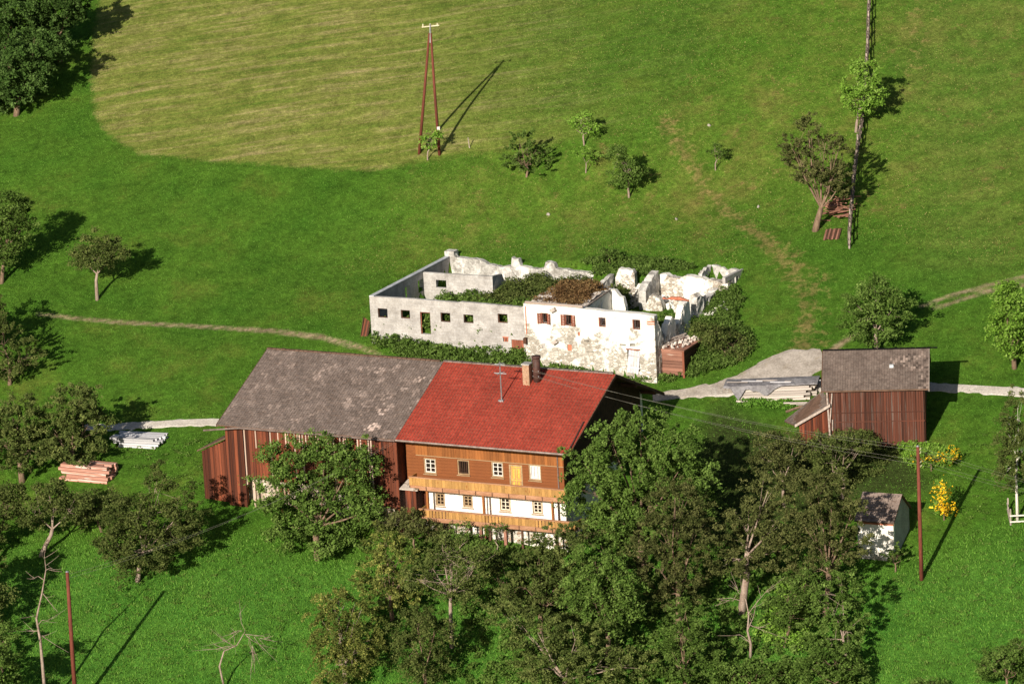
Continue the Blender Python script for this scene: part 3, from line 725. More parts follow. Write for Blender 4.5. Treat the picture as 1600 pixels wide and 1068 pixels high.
for u0, u1 in ((765, 778),):
    r = FR.rect(u0-8, 822, u1-8, 852, wf-.02); piece('cellar_door', house, 'shutter_brown', ((r[0]+r[1])/2, wf-.05, (r[2]+r[3])/2), (r[1]-r[0], .06, r[3]-r[2]))
# porch box by the barn with little roof
pr = FR.rect(633, 764, 656, 800, .2)
px = MB().box(pr[0], pr[0]+.9, .2, 1.45, F1-.6, pr[3]).build('porch', 'red_boards', house)
for k in range(4): piece('porch_board', px, 'red_boards', (pr[0]+.12+k*.22, .18, (pr[3]+F1-.6)/2), (.20, .04, pr[3]-F1+.6))
MB().prism([(pr[0]-.35, -.05, pr[3]+.02), (pr[0]-.35, 1.45, pr[3]+.35), (pr[0]-.35, 1.45, pr[3]+.43), (pr[0]-.35, -.05, pr[3]+.10)], (1.5, 0, 0)).build('porch_roof', 'porch_roof', px)
for k in range(4): piece('plank', house, 'red_boards', (lw0-.16-k*.26, wf-.03, (F1+F2)/2), (.25, .04, F2-F1-.15))

# --- roof of the house
def slab(name, parent, mat, a0, a1, th=.16):
    f = MB(); f.prism([(a0, 0, EZ-.02), (a0, HW, EZ+RISE-.02), (a0, HW, EZ+RISE+th-.06), (a0, 0, EZ+th-.06)], (a1-a0, 0, 0))
    r = f.build(name, mat, parent)
    g = MB(); g.prism([(a0, HW, EZ+RISE-.02), (a0, 2*HW, EZ-.02), (a0, 2*HW, EZ+th-.06), (a0, HW, EZ+RISE+th-.06)], (a1-a0, 0, 0))
    g.build('back_slope', mat, parent); return r
hr = slab('roof', house, 'roof_board', asp, 0)
SL = math.hypot(HW, RISE)
def redval(a, s): return 1.0-.18*math.exp(-((s-5.5+a*.1)/2.2)**2)*(.5+.5*math.sin(a*1.1+s*.7))+.04*math.sin(a*2.3)
tiles(hr, 'tile_courses', 'red_tiles', asp, 0, 0, EZ+.09, HW, EZ+RISE+.09, .245, .36, .004, redval, .02, .035, .014, -.055, .07)
tiles(hr, 'back_tile_courses', 'red_tiles', asp, 0, 2*HW, EZ+.09, HW, EZ+RISE+.09, .245, .36, .004, redval, .02, .035, .014, -.055, .07)
q = MB()
for k in range(int(-asp/.4)): q.box(asp+k*.4, asp+k*.4+.38, HW-.14, HW+.14, EZ+RISE+.12, EZ+RISE+.20+.012*(k % 2))
q.build('ridge_caps', 'gutter_metal', hr)
MB().tube([(asp+.05, -.07, EZ+.03), (.1, -.07, EZ+.0)], .085, 8).build('gutter', 'gutter_metal', hr)
MB().prism([(0.0, -.02, EZ-.12), (0.0, HW, EZ+RISE-.12), (0.0, HW, EZ+RISE+.10), (0.0, -.02, EZ+.10)], (.05, 0, 0)).build('verge_board', 'dark_timber', hr)
MB().prism([(0.0, HW, EZ+RISE-.12), (0.0, 2*HW, EZ-.12), (0.0, 2*HW, EZ+.10), (0.0, HW, EZ+RISE+.10)], (.05, 0, 0)).build('verge_board', 'dark_timber', hr)
for b_ in (wf+.2, HW/2+.6, HW, HW*1.5-.6, wb-.2):
    piece('purlin', hr, 'dark_timber', (-1.0, b_, fwz(b_)-.16), (2.0, .2, .24))
for k in range(11):
    a = asp+.6+k*1.28; piece('rafter', hr, 'dark_timber', (a, .75, fwz(.75)-.10), (.14, 1.5, .14), (math.atan2(RISE, HW), 0, 0))
def onroof(u, v, lift=0.1):
    d = ray(u, v); n = FR.e2*(-RISE)+np.array([0, 0, HW]); p0 = FR.world(0, 0, EZ+lift); k = ((p0-CAM)@n)/(d@n); return FR.toloc(CAM+k*d)
# snow pole / pipe lying up the slope at the right end
p0, p1 = onroof(886, 712), onroof(912, 661)
MB().tube([tuple(p0+np.array([0, -.1, .0])), tuple(p0+np.array([0, 0, .12])), tuple(p1+np.array([0, 0, .12]))], .06, 6).build('roof_pipe', 'rusty_metal', hr)
# chimney
cb = onroof(825, 598); ct = FR.onb(827, 569, cb[1])[1]
ch = MB().box(cb[0]-.27, cb[0]+.27, cb[1]-.3, cb[1]+.3, cb[2]-.4, ct).build('chimney', 'chimney_brick', hr)
MB().box(cb[0]-.33, cb[0]+.33, cb[1]-.36, cb[1]+.36, ct+.002, ct+.1).build('chimney_cap', 'cap_and_shade_plaster', ch)
q = MB(); zt = FR.onb(838, 558, cb[1])[1]; fa, _ = FR.onb(838, 575, cb[1]+.2)
q.tube([(fa, cb[1]+.25, cb[2]+.1), (fa, cb[1]+.25, zt), ], .30, 10); q.tube([(fa, cb[1]+.25, zt-.12), (fa, cb[1]+.25, zt+.03)], .36, 10)
q.build('flue_drum', 'rusty_metal', hr, True)
# aerial
ab = onroof(784, 625); q = MB(); az = FR.onb(780, 565, ab[1])[1]
q.tube([(ab[0], ab[1], ab[2]-.05), (ab[0], ab[1], az)], [.055, .04], 6)
for zf, hl in ((.93, .42), (.70, .5)):
    z = ab[2]+(az-ab[2])*zf; q.tube([(ab[0]-hl, ab[1], z), (ab[0]+hl, ab[1], z)], .035, 5); q.tube([(ab[0], ab[1]-.45, z+.03), (ab[0], ab[1]+.45, z+.03)], .028, 5)
    for k in (-.3, 0, .3): q.tube([(ab[0]-.25, ab[1]+k, z+.03), (ab[0]+.25, ab[1]+k, z+.03)], .018, 4)
q.build('aerial', 'grey_metal', hr)
MB().box(ab[0]-.2, ab[0]+.2, ab[1]-.2, ab[1]+.2, ab[2]-.12, ab[2]+.06).build('aerial_base', 'grey_metal', hr)
wbk = onroof(838, 598); q = MB(); q.tube([tuple(wbk), (wbk[0], wbk[1], wbk[2]+1.0)], .05, 6)
for k in (.5, .9): q.tube([(wbk[0]-.25, wbk[1], wbk[2]+k), (wbk[0]+.25, wbk[1], wbk[2]+k)], .035, 5)
q.build('wire_bracket', 'grey_metal', hr)

# --- barn
bl = -LEN+.45; bf = .35
br = slab('roof', barn, 'roof_board', -LEN, asp)
pt = [(rnd.uniform(-LEN, asp), rnd.uniform(0, SL), rnd.uniform(.05, .35), rnd.uniform(1.25, 2.0)) for _ in range(110)]
for u, v, r_, k in ((590, 580, .3, 2.3), (640, 596, .45, 1.8), (655, 593, .3, 2.8), (597, 643, .35, 3.4), (582, 668, .4, 4.0), (590, 664, .3, 3.0), (605, 636, .4, 2.2), (455, 573, .35, 1.9), (407, 603, .7, 1.5), (560, 595, .4, 1.5), (610, 617, .35, 1.8), (545, 630, .35, 1.8), (491, 646, .3, 1.7), (506, 575, .3, 1.8)):
    p = onroof(u, v); pt.append((p[0], p[1]/HW*SL, r_, k))
def greyval(a, s):
    v = 1+.05*math.sin(a*3.1+s*2.0)+.05*math.sin(a*.9-s*1.3)+rnd.uniform(-.12, .12)
    for x, y, r_, k in pt:
        if math.hypot(a-x, s-y)+rnd.uniform(-.25, .25) < r_ and rnd.random() < .8: v = max(v, k*rnd.uniform(.75, 1))
    return v
tiles(br, 'tile_courses', 'grey_tiles', -LEN, asp-.01, 0, EZ+.09, HW, EZ+RISE+.09, .21, .235, .012, greyval, .03, .0, .008, -.03)
tiles(br, 'back_tile_courses', 'grey_tiles', -LEN, asp-.01, 2*HW, EZ+.09, HW, EZ+RISE+.09, .30, .34, .014, lambda a, s: 1.0)
q = MB()
for k in range(int((asp+LEN)/.4)): q.box(-LEN+k*.4, -LEN+k*.4+.37, HW-.13, HW+.13, EZ+RISE+.11, EZ+RISE+.18+.03*(rnd.random()))
q.build('ridge_caps', 'roof_board', br)
MB().prism([(-LEN-.05, -.02, EZ-.12), (-LEN-.05, HW, EZ+RISE-.12), (-LEN-.05, HW, EZ+RISE+.12), (-LEN-.05, -.02, EZ+.12)], (.05, 0, 0)).build('verge_board', 'dark_timber', br)
MB().prism([(-LEN-.05, HW, EZ+RISE-.12), (-LEN-.05, 2*HW, EZ-.12), (-LEN-.05, 2*HW, EZ+.12), (-LEN-.05, HW, EZ+RISE+.12)], (.05, 0, 0)).build('verge_board', 'dark_timber', br)
gl, gz = FR.onb(318, 672, -.1)
MB().tube([(gl, -.1, gz), (-LEN+2, -.1, EZ+.0), (asp, -.1, EZ-.02)], .07, 6).build('gutter', 'gutter_metal', br)
# walls behind the boards
def barn_low(a):     # bottom edge of the boarding
    t = (a-bl)/(asp-bl); return np.interp(t, [0, .10, .12, .6, 1], [FR.onb(350, 790, bf)[1], FR.onb(368, 790, bf)[1], FR.onb(375, 744, bf)[1], FR.onb(500, 760, bf)[1], FR.onb(610, 798, bf)[1]])
MB().box(bl, asp-.3, bf+.10, bf+.2, 4.6, EZ).build('timber_wall', 'dark_interior', barn)
wall('stone_wall', barn, 'basement_stone', (bl, bf+.9), (asp-.3, bf+.9), -2.5, 4.9, .5, [(6.0, 7.2, 1.0, 3.2), (10, 11, 1.5, 3.0)])
wall('gable_wall', barn, 'brown_boards', (bl, wb), (bl, bf+.1), -1.5, [(0, fwz(wb)-.05), (wb-HW, fwz(HW)-.08), (wb-bf-.1, fwz(bf+.1)-.05)], .2)
wall('back_wall', barn, 'brown_boards', (bl+.3, wb-.3), (wl-.1, wb-.3), 2, fwz(wb)-.05, .3)
wall('return_wall', barn, 'red_boards', (wl-.15, bf), (wl-.15, wf+.3), F1-1.5, EZ, .15)
x = bl+.13; k = 0; nw = .24
bright = {6, 10, 15, 24, 27, 33, 38, 41, 46, 47, 50, 51, 55}
while x < wl-.12:
    z0 = barn_low(x)+rnd.uniform(-.06, .06); zt = EZ+.02
    if k in bright and rnd.random() < .85:
        piece('board', barn, 'pale_boards', (x, bf-.02, (z0+zt)/2), (.10, .03, zt-z0))
        piece('board', barn, 'red_boards', (x+.09, bf+.015, (z0+zt)/2), (.12, .03, zt-z0))
    else: piece('board', barn, 'red_boards', (x+(nw-.24)/2, bf+rnd.uniform(-.015, .015), (z0+zt)/2), (nw-.012, .03, zt-z0), (0, rnd.uniform(-.006, .006), 0))
    if 8 < k < 45 and rnd.random() < .45:
        h = rnd.uniform(.4, 1.5); piece('bleached_strip', barn, 'pale_boards', (x, bf-.035, EZ-.1-h/2), (.09, .012, h))
    x += nw; nw = rnd.uniform(.17, .31); k += 1
for u, v0, v1, t in ((384, 745, 812, .2), (397, 745, 812, .16), (372, 745, 800, .25), (440, 760, 820, .2), (520, 770, 820, .2), (560, 775, 820, .2)):
    a, z1 = FR.onb(u, v0, bf+.2); _, z0 = FR.onb(u, v1, bf+.2); piece('post', barn, 'pale_boards' if t < .18 else 'red_boards', (a, bf+.2, (z0+z1)/2-.4), (t, t, z1-z0+.8))
piece('beam', barn, 'shutter_brown', ((bl+asp)/2+1, bf+.22, 4.75), (asp-bl-3, .2, .25))
# hole patch of warm boards beside the lean-to
a, z = FR.onb(377, 750, bf); piece('hatch', barn, 'orange_plank', (a-.1, bf+.3, z-.3), (.7, .05, 1.4))
# lean-to at the left end
la0, lz0 = FR.onb(313, 703, bf+.3); la1, lz1 = FR.onb(346, 684, bf+.3); lb0 = bf+.3; lb1 = 7.0
lt = MB().prism([(la0+.15, lb0, -1.5), (bl, lb0, -1.5), (bl, lb0, lz1-.12), (la0+.15, lb0, lz0-.12)], (0, .1, 0)).build('lean_to', 'dark_interior', barn)
MB().prism([(la0+.15, lb0+.12, -1.5), (la0+.15, lb1, -1.5), (la0+.15, lb1, lz0-.12), (la0+.15, lb0+.12, lz0-.12)], (.1, 0, 0)).build('lean_to_side', 'brown_boards', lt)
MB().prism([(la0-.12, lb0-.3, lz0-.02), (bl, lb0-.3, lz1+.05), (bl, lb0-.3, lz1+.15), (la0-.12, lb0-.3, lz0+.08)], (0, lb1-lb0+.3, 0)).build('lean_to_roof', 'roof_board', lt)
zb_ = FR.onb(330, 790, lb0)[1]; x = la0+.26
while x < bl+.02:
    zt = lz0+(lz1-lz0)*(x-la0)/(bl-la0)-.1; piece('board', lt, 'red_boards', (x, lb0-.02+rnd.uniform(-.01, .01), (zb_+zt)/2), (.225, .03, zt-zb_)); x += .235
q = wall('footing', barn, 'base_masonry', (la0+.2, lb0-.05), (bl+2.6, lb0-.05), -2.8, zb_-.01, .35, step=.6, rough=.02)

# ------------------------------------------------------------------ right-hand hay barn
_e = P(1451, 609, G(1443, 697)[1]-.4); HB = Frame(_e, .12)
hL, hH, hR = 7.85, 4.0, 2.0
hb = empty('hay_barn', tuple(HB.world(0, 0, -5)), -.12, 'tall brown boarded hay barn with a grey tiled gable roof beside the gravel road', 'barn')
HB = Frame(HB.world(0, 0, -5), .12); hz = 5.0
f = MB(); f.prism([(-hL, 0, hz-.02), (-hL, hH, hz+hR-.02), (-hL, hH, hz+hR+.1), (-hL, 0, hz+.1)], (hL, 0, 0)); r = f.build('roof', 'roof_board', hb)
f = MB(); f.prism([(-hL, hH, hz+hR-.02), (-hL, 2*hH, hz-.02), (-hL, 2*hH, hz+.1), (-hL, hH, hz+hR+.1)], (hL, 0, 0)); f.build('back_slope', 'roof_board', r)
def hv(a, s):
    v = 1+.07*math.sin(a*2.1+s)
    if a > -2.9 and a < -.5 and s > 2.4-(a+2)*.4 and s < 4.3+(a*.3) and rnd.random() < .6: v = rnd.choice([.55, .65, 1.6, 1.8, 1.2])
    if a > -.8 and rnd.random() < .3: v = rnd.choice([.6, 1.5])
    return v
hs = math.hypot(hH, hR)
tiles(r, 'tile_courses', 'barn_tiles', -hL, 0, 0, hz+.11, hH, hz+hR+.11, .19, .24, .008, hv, .015)
tiles(r, 'back_tile_courses', 'barn_tiles', -hL, 0, 2*hH, hz+.11, hH, hz+hR+.11, .3, .34, .008, lambda a, s: 1.0, .015)
q = MB()
for k in range(21): q.box(-hL+k*.405, -hL+k*.405+.39, hH-.12, hH+.12, hz+hR+.13, hz+hR+.19)
q.build('ridge_caps', 'barn_tiles', r)
q.a = []
for a_, sgn in ((-hL-.05, 1), (0.0, 1)):
    MB().prism([(a_, -.02, hz-.1), (a_, hH, hz+hR-.1), (a_, hH, hz+hR+.14), (a_, -.02, hz+.14)], (.05, 0, 0)).build('verge_board', 'dark_timber' if a_ < -1 else 'grey_wood', r)
    MB().prism([(a_, hH, hz+hR-.1), (a_, 2*hH, hz-.1), (a_, 2*hH, hz+.14), (a_, hH, hz+hR+.14)], (.05, 0, 0)).build('verge_board', 'dark_timber', r)
sk = HB.onb(1393, 572, 2.3); MB().box(sk[0]-.15, sk[0]+.15, 2.1, 2.4, hz+1.05, hz+1.40).build('roof_vent', 'bright_glass', r)
h0, h1, hf, hbk = -hL+.25, -.35, .35, 2*hH-.3
fz = lambda b: hz+hR*(1-abs(b-hH)/hH)-.04
wall('inner_wall', hb, 'dark_interior', (h0, hf+.04), (h1, hf+.04), -1.5, hz+.02, .05)
wall('back_wall', hb, 'brown_boards', (h0, hbk-.05), (h1, hbk-.05), 0, fz(hbk), .05)
wall('gable_wall', hb, 'brown_boards', (h1, hf+.1), (h1, hbk-.06), -1.5, [(0, fz(hf+.1)), (hH-hf-.1, fz(hH)), (hbk-hf-.16, fz(hbk-.06))], .06)
wall('gable_wall', hb, 'brown_boards', (h0+.06, hf+.1), (h0+.06, hbk-.06), -1.5, [(0, fz(hf+.1)), (hH-hf-.1, fz(hH)), (hbk-hf-.16, fz(hbk-.06))], .06)
x = h0+.1; k = 0
while x < h1:
    b0 = HB.onb(1443, 697, hf)[1]+.0+rnd.uniform(-.1, .06)
    piece('board', hb, 'brown_boards', (x, hf-.02+rnd.uniform(-.012, .012), (b0+hz)/2), (.165, .03, hz-b0), (0, rnd.uniform(-.006, .006), 0))
    if k % 2 == 0: piece('batten', hb, 'brown_boards', (x+.09, hf-.048, (b0+hz)/2+.1), (.05, .02, hz-b0-.3))
    x += rnd.uniform(.168, .20); k += 1
for zf in (.48, .62): piece('rail', hb, 'brown_boards', ((h0+h1)/2, hf-.065, hz*zf+.2), (h1-h0, .02, .06))
y = hf+.2
while y < hbk: piece('board', hb, 'brown_boards', (h1+.02, y, (-1+fz(y)-.05)/2), (.03, .20, fz(y)+1-.1)); y += .215
# open bay with diagonal braces at the left
a, z = HB.onb(1296, 640, hf-.1)
for p0, p1, t in (((1292, 612), (1297, 680), .16), ((1300, 614), (1297, 660), .1), ((1301, 655), (1301, 672), .1)):
    A0 = HB.onb(*p0, hf-.1); A1 = HB.onb(*p1, hf-.1); MB().tube([(A0[0], hf-.13, A0[1]), (A1[0], hf-.13, A1[1])], t*.6, 5).build('brace', 'grey_wood', hb)
for (u0, v0, u1, v1) in ((1447, 690, 1460, 698),):
    A0 = HB.onb(u0, v0, hf); A1 = HB.onb(u1, v1, hf-.5); MB().tube([(A0[0], hf, A0[1]), (A1[0], hf-.5, A1[1])], .08, 5).build('strut', 'grey_wood', hb)
# lean-to on the left
q0 = HB.onb(1297, 634, .0); q1 = HB.onb(1243, 666, .0)
q2 = HB.onb(1284, 613, 2.6); q3 = HB.onb(1226, 659, 2.6); D_ = 2.6
def lr(t, r_, h=0): return ((1-r_)*(q1[0]+(q0[0]-q1[0])*t)+r_*(q3[0]+(q2[0]-q3[0])*t), D_*r_, (1-r_)*(q1[1]+(q0[1]-q1[1])*t)+r_*(q3[1]+(q2[1]-q3[1])*t)+h)
f = MB(); f.v = [lr(0, 0), lr(1, 0), lr(1, 1), lr(0, 1), lr(0, 0, .1), lr(1, 0, .1), lr(1, 1, .1), lr(0, 1, .1)]
f.f = [(0, 3, 2, 1), (4, 5, 6, 7), (0, 1, 5, 4), (1, 2, 6, 5), (2, 3, 7, 6), (3, 0, 4, 7)]
lt = f.build('lean_to_roof', 'roof_board', hb)
q = []; vv = []; K = 14; Rr = 12
for i in range(Rr):
    for j in range(K):
        t0, t1 = i/Rr, (i+1)/Rr+.02; y0, y1 = j/K+.004, (j+1)/K-.004; hh = .13+rnd.uniform(0, .02)
        q += [lr(t0, y0, hh), lr(t0, y1, hh), lr(t1, y1, hh-.02), lr(t1, y0, hh-.02), lr(t0, y0, .08), lr(t0, y1, .08), lr(t0, y1, hh), lr(t0, y0, hh)]; vv += [rnd.uniform(.8, 1.2)]*8
o = quads_mesh('lean_to_tiles', np.array(q), np.array(vv), 'barn_tiles', lt); o['kind'] = 'stuff'
MB().prism([(q1[0]-.05, -.08, q1[1]-.05), (q0[0], -.08, q0[1]-.05), (q0[0], -.08, q0[1]+.16), (q1[0]-.05, -.08, q1[1]+.16)], (0, .07, 0)).build('verge_board', 'grey_wood', lt)
x = q1[0]+.35
while x < q0[0]: 
    zt = q1[1]+(q0[1]-q1[1])*(x-q1[0])/(q0[0]-q1[0])-.02; piece('board', hb, 'red_boards', (x, .2, zt-.9), (.16, .03, 1.9)); x += .17
MB().box(q1[0]+.3, h0, .22, .3, -.8, q1[1]-.05).build('lean_to_wall', 'dark_interior', hb)
MB().box(q1[0]+.3, q1[0]+.4, .3, 2.8, -.8, q1[1]-.05).build('lean_to_side', 'brown_boards', hb)

# ------------------------------------------------------------------ small whitewashed hut
WH = Frame(np.array([26.5, -33.38, -6.26-4]), .42); wz = 4.0; wL = 3.0; wH = 2.0; wRz = 1.55
wh = empty('hut', tuple(WH.O), -.42, 'small whitewashed brick hut with a worn grey tiled roof, half hidden behind dark trees', 'hut')
f = MB(); f.prism([(-wL, 0, wz), (-wL, wH, wz+wRz), (-wL, wH, wz+wRz+.1), (-wL, 0, wz+.1)], (wL, 0, 0)); r = f.build('roof', 'roof_board', wh)
f = MB(); f.prism([(-wL, wH, wz+wRz), (-wL, 2*wH, wz), (-wL, 2*wH, wz+.1), (-wL, wH, wz+wRz+.1)], (wL, 0, 0)); f.build('back_slope', 'roof_board', r)
tiles(r, 'tile_courses', 'barn_tiles', -wL, 0, 0, wz+.1, wH, wz+wRz+.1, .28, .3, .012, lambda a, s: 1.35 if not (-.5 < a and s < .5) else rnd.choice([1.2, 3.2, .7]), .015)
tiles(r, 'back_tile_courses', 'barn_tiles', -wL, 0, 2*wH, wz+.1, wH, wz+wRz+.1, .28, .3, .012, lambda a, s: 1.3, .015)
wall('front_wall', wh, 'ruin_masonry', (-wL+.15, .25), (-.15, .25), -1, wz, .3, step=.6, rough=.015)
MB().box(-wL+.13, -.13, .20, .245, wz-.18, wz-.02).build('brick_band', 'brick_red', wh)
gzz = lambda b: wz+wRz*(1-abs(b-wH)/wH)-.02
wall('gable_wall', wh, 'cap_and_shade_plaster', (-.15, .55), (-.15, 2*wH-.2), -1, [(0, gzz(.55)), (wH-.55, gzz(wH)), (2*wH-.75, gzz(2*wH-.2))], .3)  # right gable is white too; its shade is put into the grey colour
wall('gable_wall', wh, 'white_plaster', (-wL+.45, .55), (-wL+.45, 2*wH-.2), -1, [(0, gzz(.55)), (wH-.55, gzz(wH)), (2*wH-.75, gzz(2*wH-.2))], .3)
wall('back_wall', wh, 'white_plaster', (-wL+.46, 2*wH-.55), (-.46, 2*wH-.55), -.5, gzz(2*wH-.4), .3)

# ------------------------------------------------------------------ the ruin: roofless blockwork wing
RF = Frame(RO, TH)
rw = empty('ruined_outbuilding', tuple(RF.O), -TH, 'roofless grey blockwork outbuilding with empty window holes, filled with weeds', 'ruin')
ZT = 3.43
a1, _ = RF.onb(822, 500, 0.0); b1 = RF.onz(703, 401, ZT)[1]; print('ruin len', a1, 'depth', b1, RF.onz(703, 401, ZT))
holes = [(590, 481.2, 606, 496.8), (626, 483.8, 641, 498), (656, 487, 673.8, 522.7), (688, 488, 704, 503.6), (724, 490.8, 740, 505), (777.4, 489.6, 793.5, 505), (786, 527, 794.4, 534), (799, 530, 819.5, 562)]
hr_ = [RF.rect(*h, 0.0) for h in holes]; print([tuple(np.round(h, 2)) for h in hr_])
topf = [(0, ZT), (4, ZT+.04), (7.8, ZT-.02), (8.0, ZT+.06), (a1-.3, ZT-.05), (a1, ZT+.2)]
wall('front_wall', rw, 'grey_blockwork', (0, 0), (a1-.02, 0), -3.0, topf, .32, op(hr_, 0), step=1.0)
for i, h in enumerate(hr_[:6]):
    m = MB(); a0_, a1_, z0_, z1_ = h
    m.box(a0_+.002, a0_+.06, .1, .2, z0_+.002, z1_-.002).box(a1_-.06, a1_-.002, .1, .2, z0_+.002, z1_-.002).box(a0_+.06, a1_-.06, .1, .2, z1_-.07, z1_-.002)
    if i != 2: m.box(a0_+.06, a1_-.06, .1, .2, z0_+.002, z0_+.06)
    m.build('window_frame' if i != 2 else 'door_frame', 'dark_timber' if i != 2 else 'shutter_brown', rw)
h = hr_[7]
dd = MB().box(h[0], h[1], .08, .14, h[2]-.6, h[3]).build('red_door', 'shutter_brown', rw)
for k in range(5):
    ww = (h[1]-h[0])/5; piece('board', dd, 'shutter_brown', (h[0]+ww*(k+.5), .06, (h[2]-.6+h[3])/2), (ww*.93, .03, h[3]-h[2]+.6))
h = hr_[6]; m = MB(); m.box(h[0], h[1], .1, .14, h[2], h[3]); o = m.build('small_window', 'dark_interior', rw)
m = MB()
for k in range(3): m.box(h[0]+.05+k*.14, h[0]+.11+k*.14, .05, .1, h[2], h[3])
m.box(h[0]-.04, h[1]+.04, .0-.02, .04, h[3], h[3]+.08); m.build('window_bars', 'brick_red', o)
# left wall (its windows are seen from inside)
def ow(u0, v0, u1, v1, a):
    b0, z1 = RF.ona(u0, v0, a); b1_, z0 = RF.ona(u1, v1, a); return (min(b0, b1_), max(b0, b1_), min(z0, z1), max(z0, z1))
w1 = ow(633, 449, 642, 466, .35); w2 = ow(653, 439, 662, 454, .35)
wall('left_wall', rw, 'grey_blockwork', (.35, .33), (.35, b1), -1.5, [(0, ZT), (b1-.5, ZT-.05), (b1-.33, ZT)], .35, [(w1[0]-.33, w1[1]-.33, w1[2], w1[3]), (w2[0]-.33, w2[1]-.33, w2[2], w2[3])], step=1.0)
MB().box(-.02, .38, .02, b1-.1, ZT+.002, ZT+.07).build('wall_coping', 'wall_top', rw)
# inner cross wall
p0 = RF.onz(676, 425, ZT-.1); p1 = RF.onz(767.4, 433, ZT-.1); bi = (p0[1]+p1[1])/2; print('inner', p0, p1)
wi = RF.rect(681, 437, 697.7, 450, bi)
wall('inner_wall', rw, 'grey_blockwork', (.36, bi), (p1[0], bi), -.5, ZT-.1, .25, op([wi], .36), step=1.0)
wall('inner_return', rw, 'grey_blockwork', (p1[0], bi+.26), (p1[0], bi+2.4), -.5, [(0, ZT-.1), (1.5, ZT-.3), (2.14, 2.0)], .25, step=.6, rough=.02)
# crumbling back wall with two standing stumps
ab, bb = RF.onz(780, 416, ZT-.4); ab2, bb2 = RF.onz(880, 424, ZT-.5); bbk = b1-.4
tp = [(0, ZT+.35), (.7, ZT+.3), (1.0, ZT), (3.0, ZT-.05), (3.8, ZT-.35), (4.6, ZT-.5), (5.0, ZT-.5), (5.9, ZT-.45), (6.0, ZT+.25), (6.6, ZT+.2), (6.75, ZT-.4), (8.8, ZT-.5), (9.0, ZT+.15), (9.7, ZT+.1), (9.9, ZT-.4), (a1-.2, ZT-.6)]
wall('back_wall', rw, 'ruin_stone', (.0, b1-.12), (a1-.2, b1-.12), -.5, tp, .5, step=.5, rough=.05)
MB().box(-.1, .75, b1-.05, b1+.75, ZT-1, ZT+.45).build('corner_pillar', 'ruin_stone', rw)

# ------------------------------------------------------------------ the ruin: whitewashed stone house
rh = empty('ruined_house', tuple(RF.O), -TH, 'crumbling whitewashed stone ruin with brown shuttered windows and an overgrown roof slab', 'ruin')
WB = -.35
a2, _ = RF.onb(1024, 540, WB); a1w = a1+.02
hs_ = [RF.rect(*h, WB) for h in ((845, 488.5, 856, 506), (882, 491, 894, 509), (935, 495.5, 946.8, 511), (988, 498.8, 1000.8, 515), (980, 546, 1000, 580), (968, 537, 978, 540.5), (984, 536.5, 993, 541.5), (913, 531, 921, 533.5), (846.5, 537, 852, 544), (944, 543.5, 952, 551), (886.5, 538, 893.5, 548), (903, 518.5, 906.5, 525))]
topw = []
for u, v in ((822.5, 474.5), (850, 474.5), (880, 478), (915, 483), (930, 484), (945, 486), (960, 487), (985, 489.5), (1000, 491), (1024, 495)):
    a, z = RF.onb(u, v, WB); topw.append((a-a1w, z+rnd.uniform(-.04, .04)))
topw[0] = (0, topw[0][1]); topw[-1] = (a2-a1w, topw[-1][1]); print('ruin white', a1w, a2, topw[0], topw[-1])
wall('front_wall', rh, 'ruin_masonry', (a1w, WB), (a2, WB), -3.6, topw, .6, op(hs_, a1w), step=.45, rough=.02)
for i in (8, 9, 10):
    h = hs_[i]; MB().box(h[0], h[1], WB+.1, WB+.2, h[2], h[3]).build('blocked_window', 'ruin_stone' if i != 10 else 'brick_red', rh)
h = hs_[11]; MB().box(h[0], h[1], WB+.1, WB+.2, h[2], h[3]).build('brick_patch', 'brick_red', rh)
for h, nb in ((hs_[0], 3), (hs_[1], 4), (hs_[2], 5), (hs_[3], 5)):
    m = MB()
    m.box(h[0], h[0]+.06, WB+.08, WB+.14, h[2], h[3]).box(h[1]-.06, h[1], WB+.08, WB+.14, h[2], h[3]).box(h[0]+.06, h[1]-.06, WB+.08, WB+.14, h[3]-.06, h[3]).box(h[0]+.06, h[1]-.06, WB+.08, WB+.14, h[2], h[2]+.06)
    wo = m.build('window', 'shutter_brown', rh); m = MB()
    for k in range(1, nb): x = h[0]+(h[1]-h[0])*k/nb; m.box(x-.02, x+.02, WB+.03, WB+.07, h[2], h[3])
    m.build('window_bars', 'rusty_metal', wo)
def shutter(h, side, open_):
    w_ = (h[1]-h[0])*.5; x0 = h[0] if side < 0 else h[1]
    o = MB(); 
    for k in range(7):
        z = h[2]+(h[3]-h[2])*(k+.5)/7; o.box(0, w_, -.02, .02, z-.045, z+.035)
    o.box(0, .05, -.03, .03, h[2], h[3]).box(w_-.05, w_, -.03, .03, h[2], h[3])
    s = o.build('shutter', 'shutter_brown', rh); s.location = (x0, WB-.05, 0); s.rotation_euler = (0, 0, (math.pi+open_) if side < 0 else -open_)
    return s
shutter(hs_[0], 1, .5); shutter(hs_[0], -1, .3); shutter(hs_[1], -1, .15); shutter(hs_[1], 1, .3)
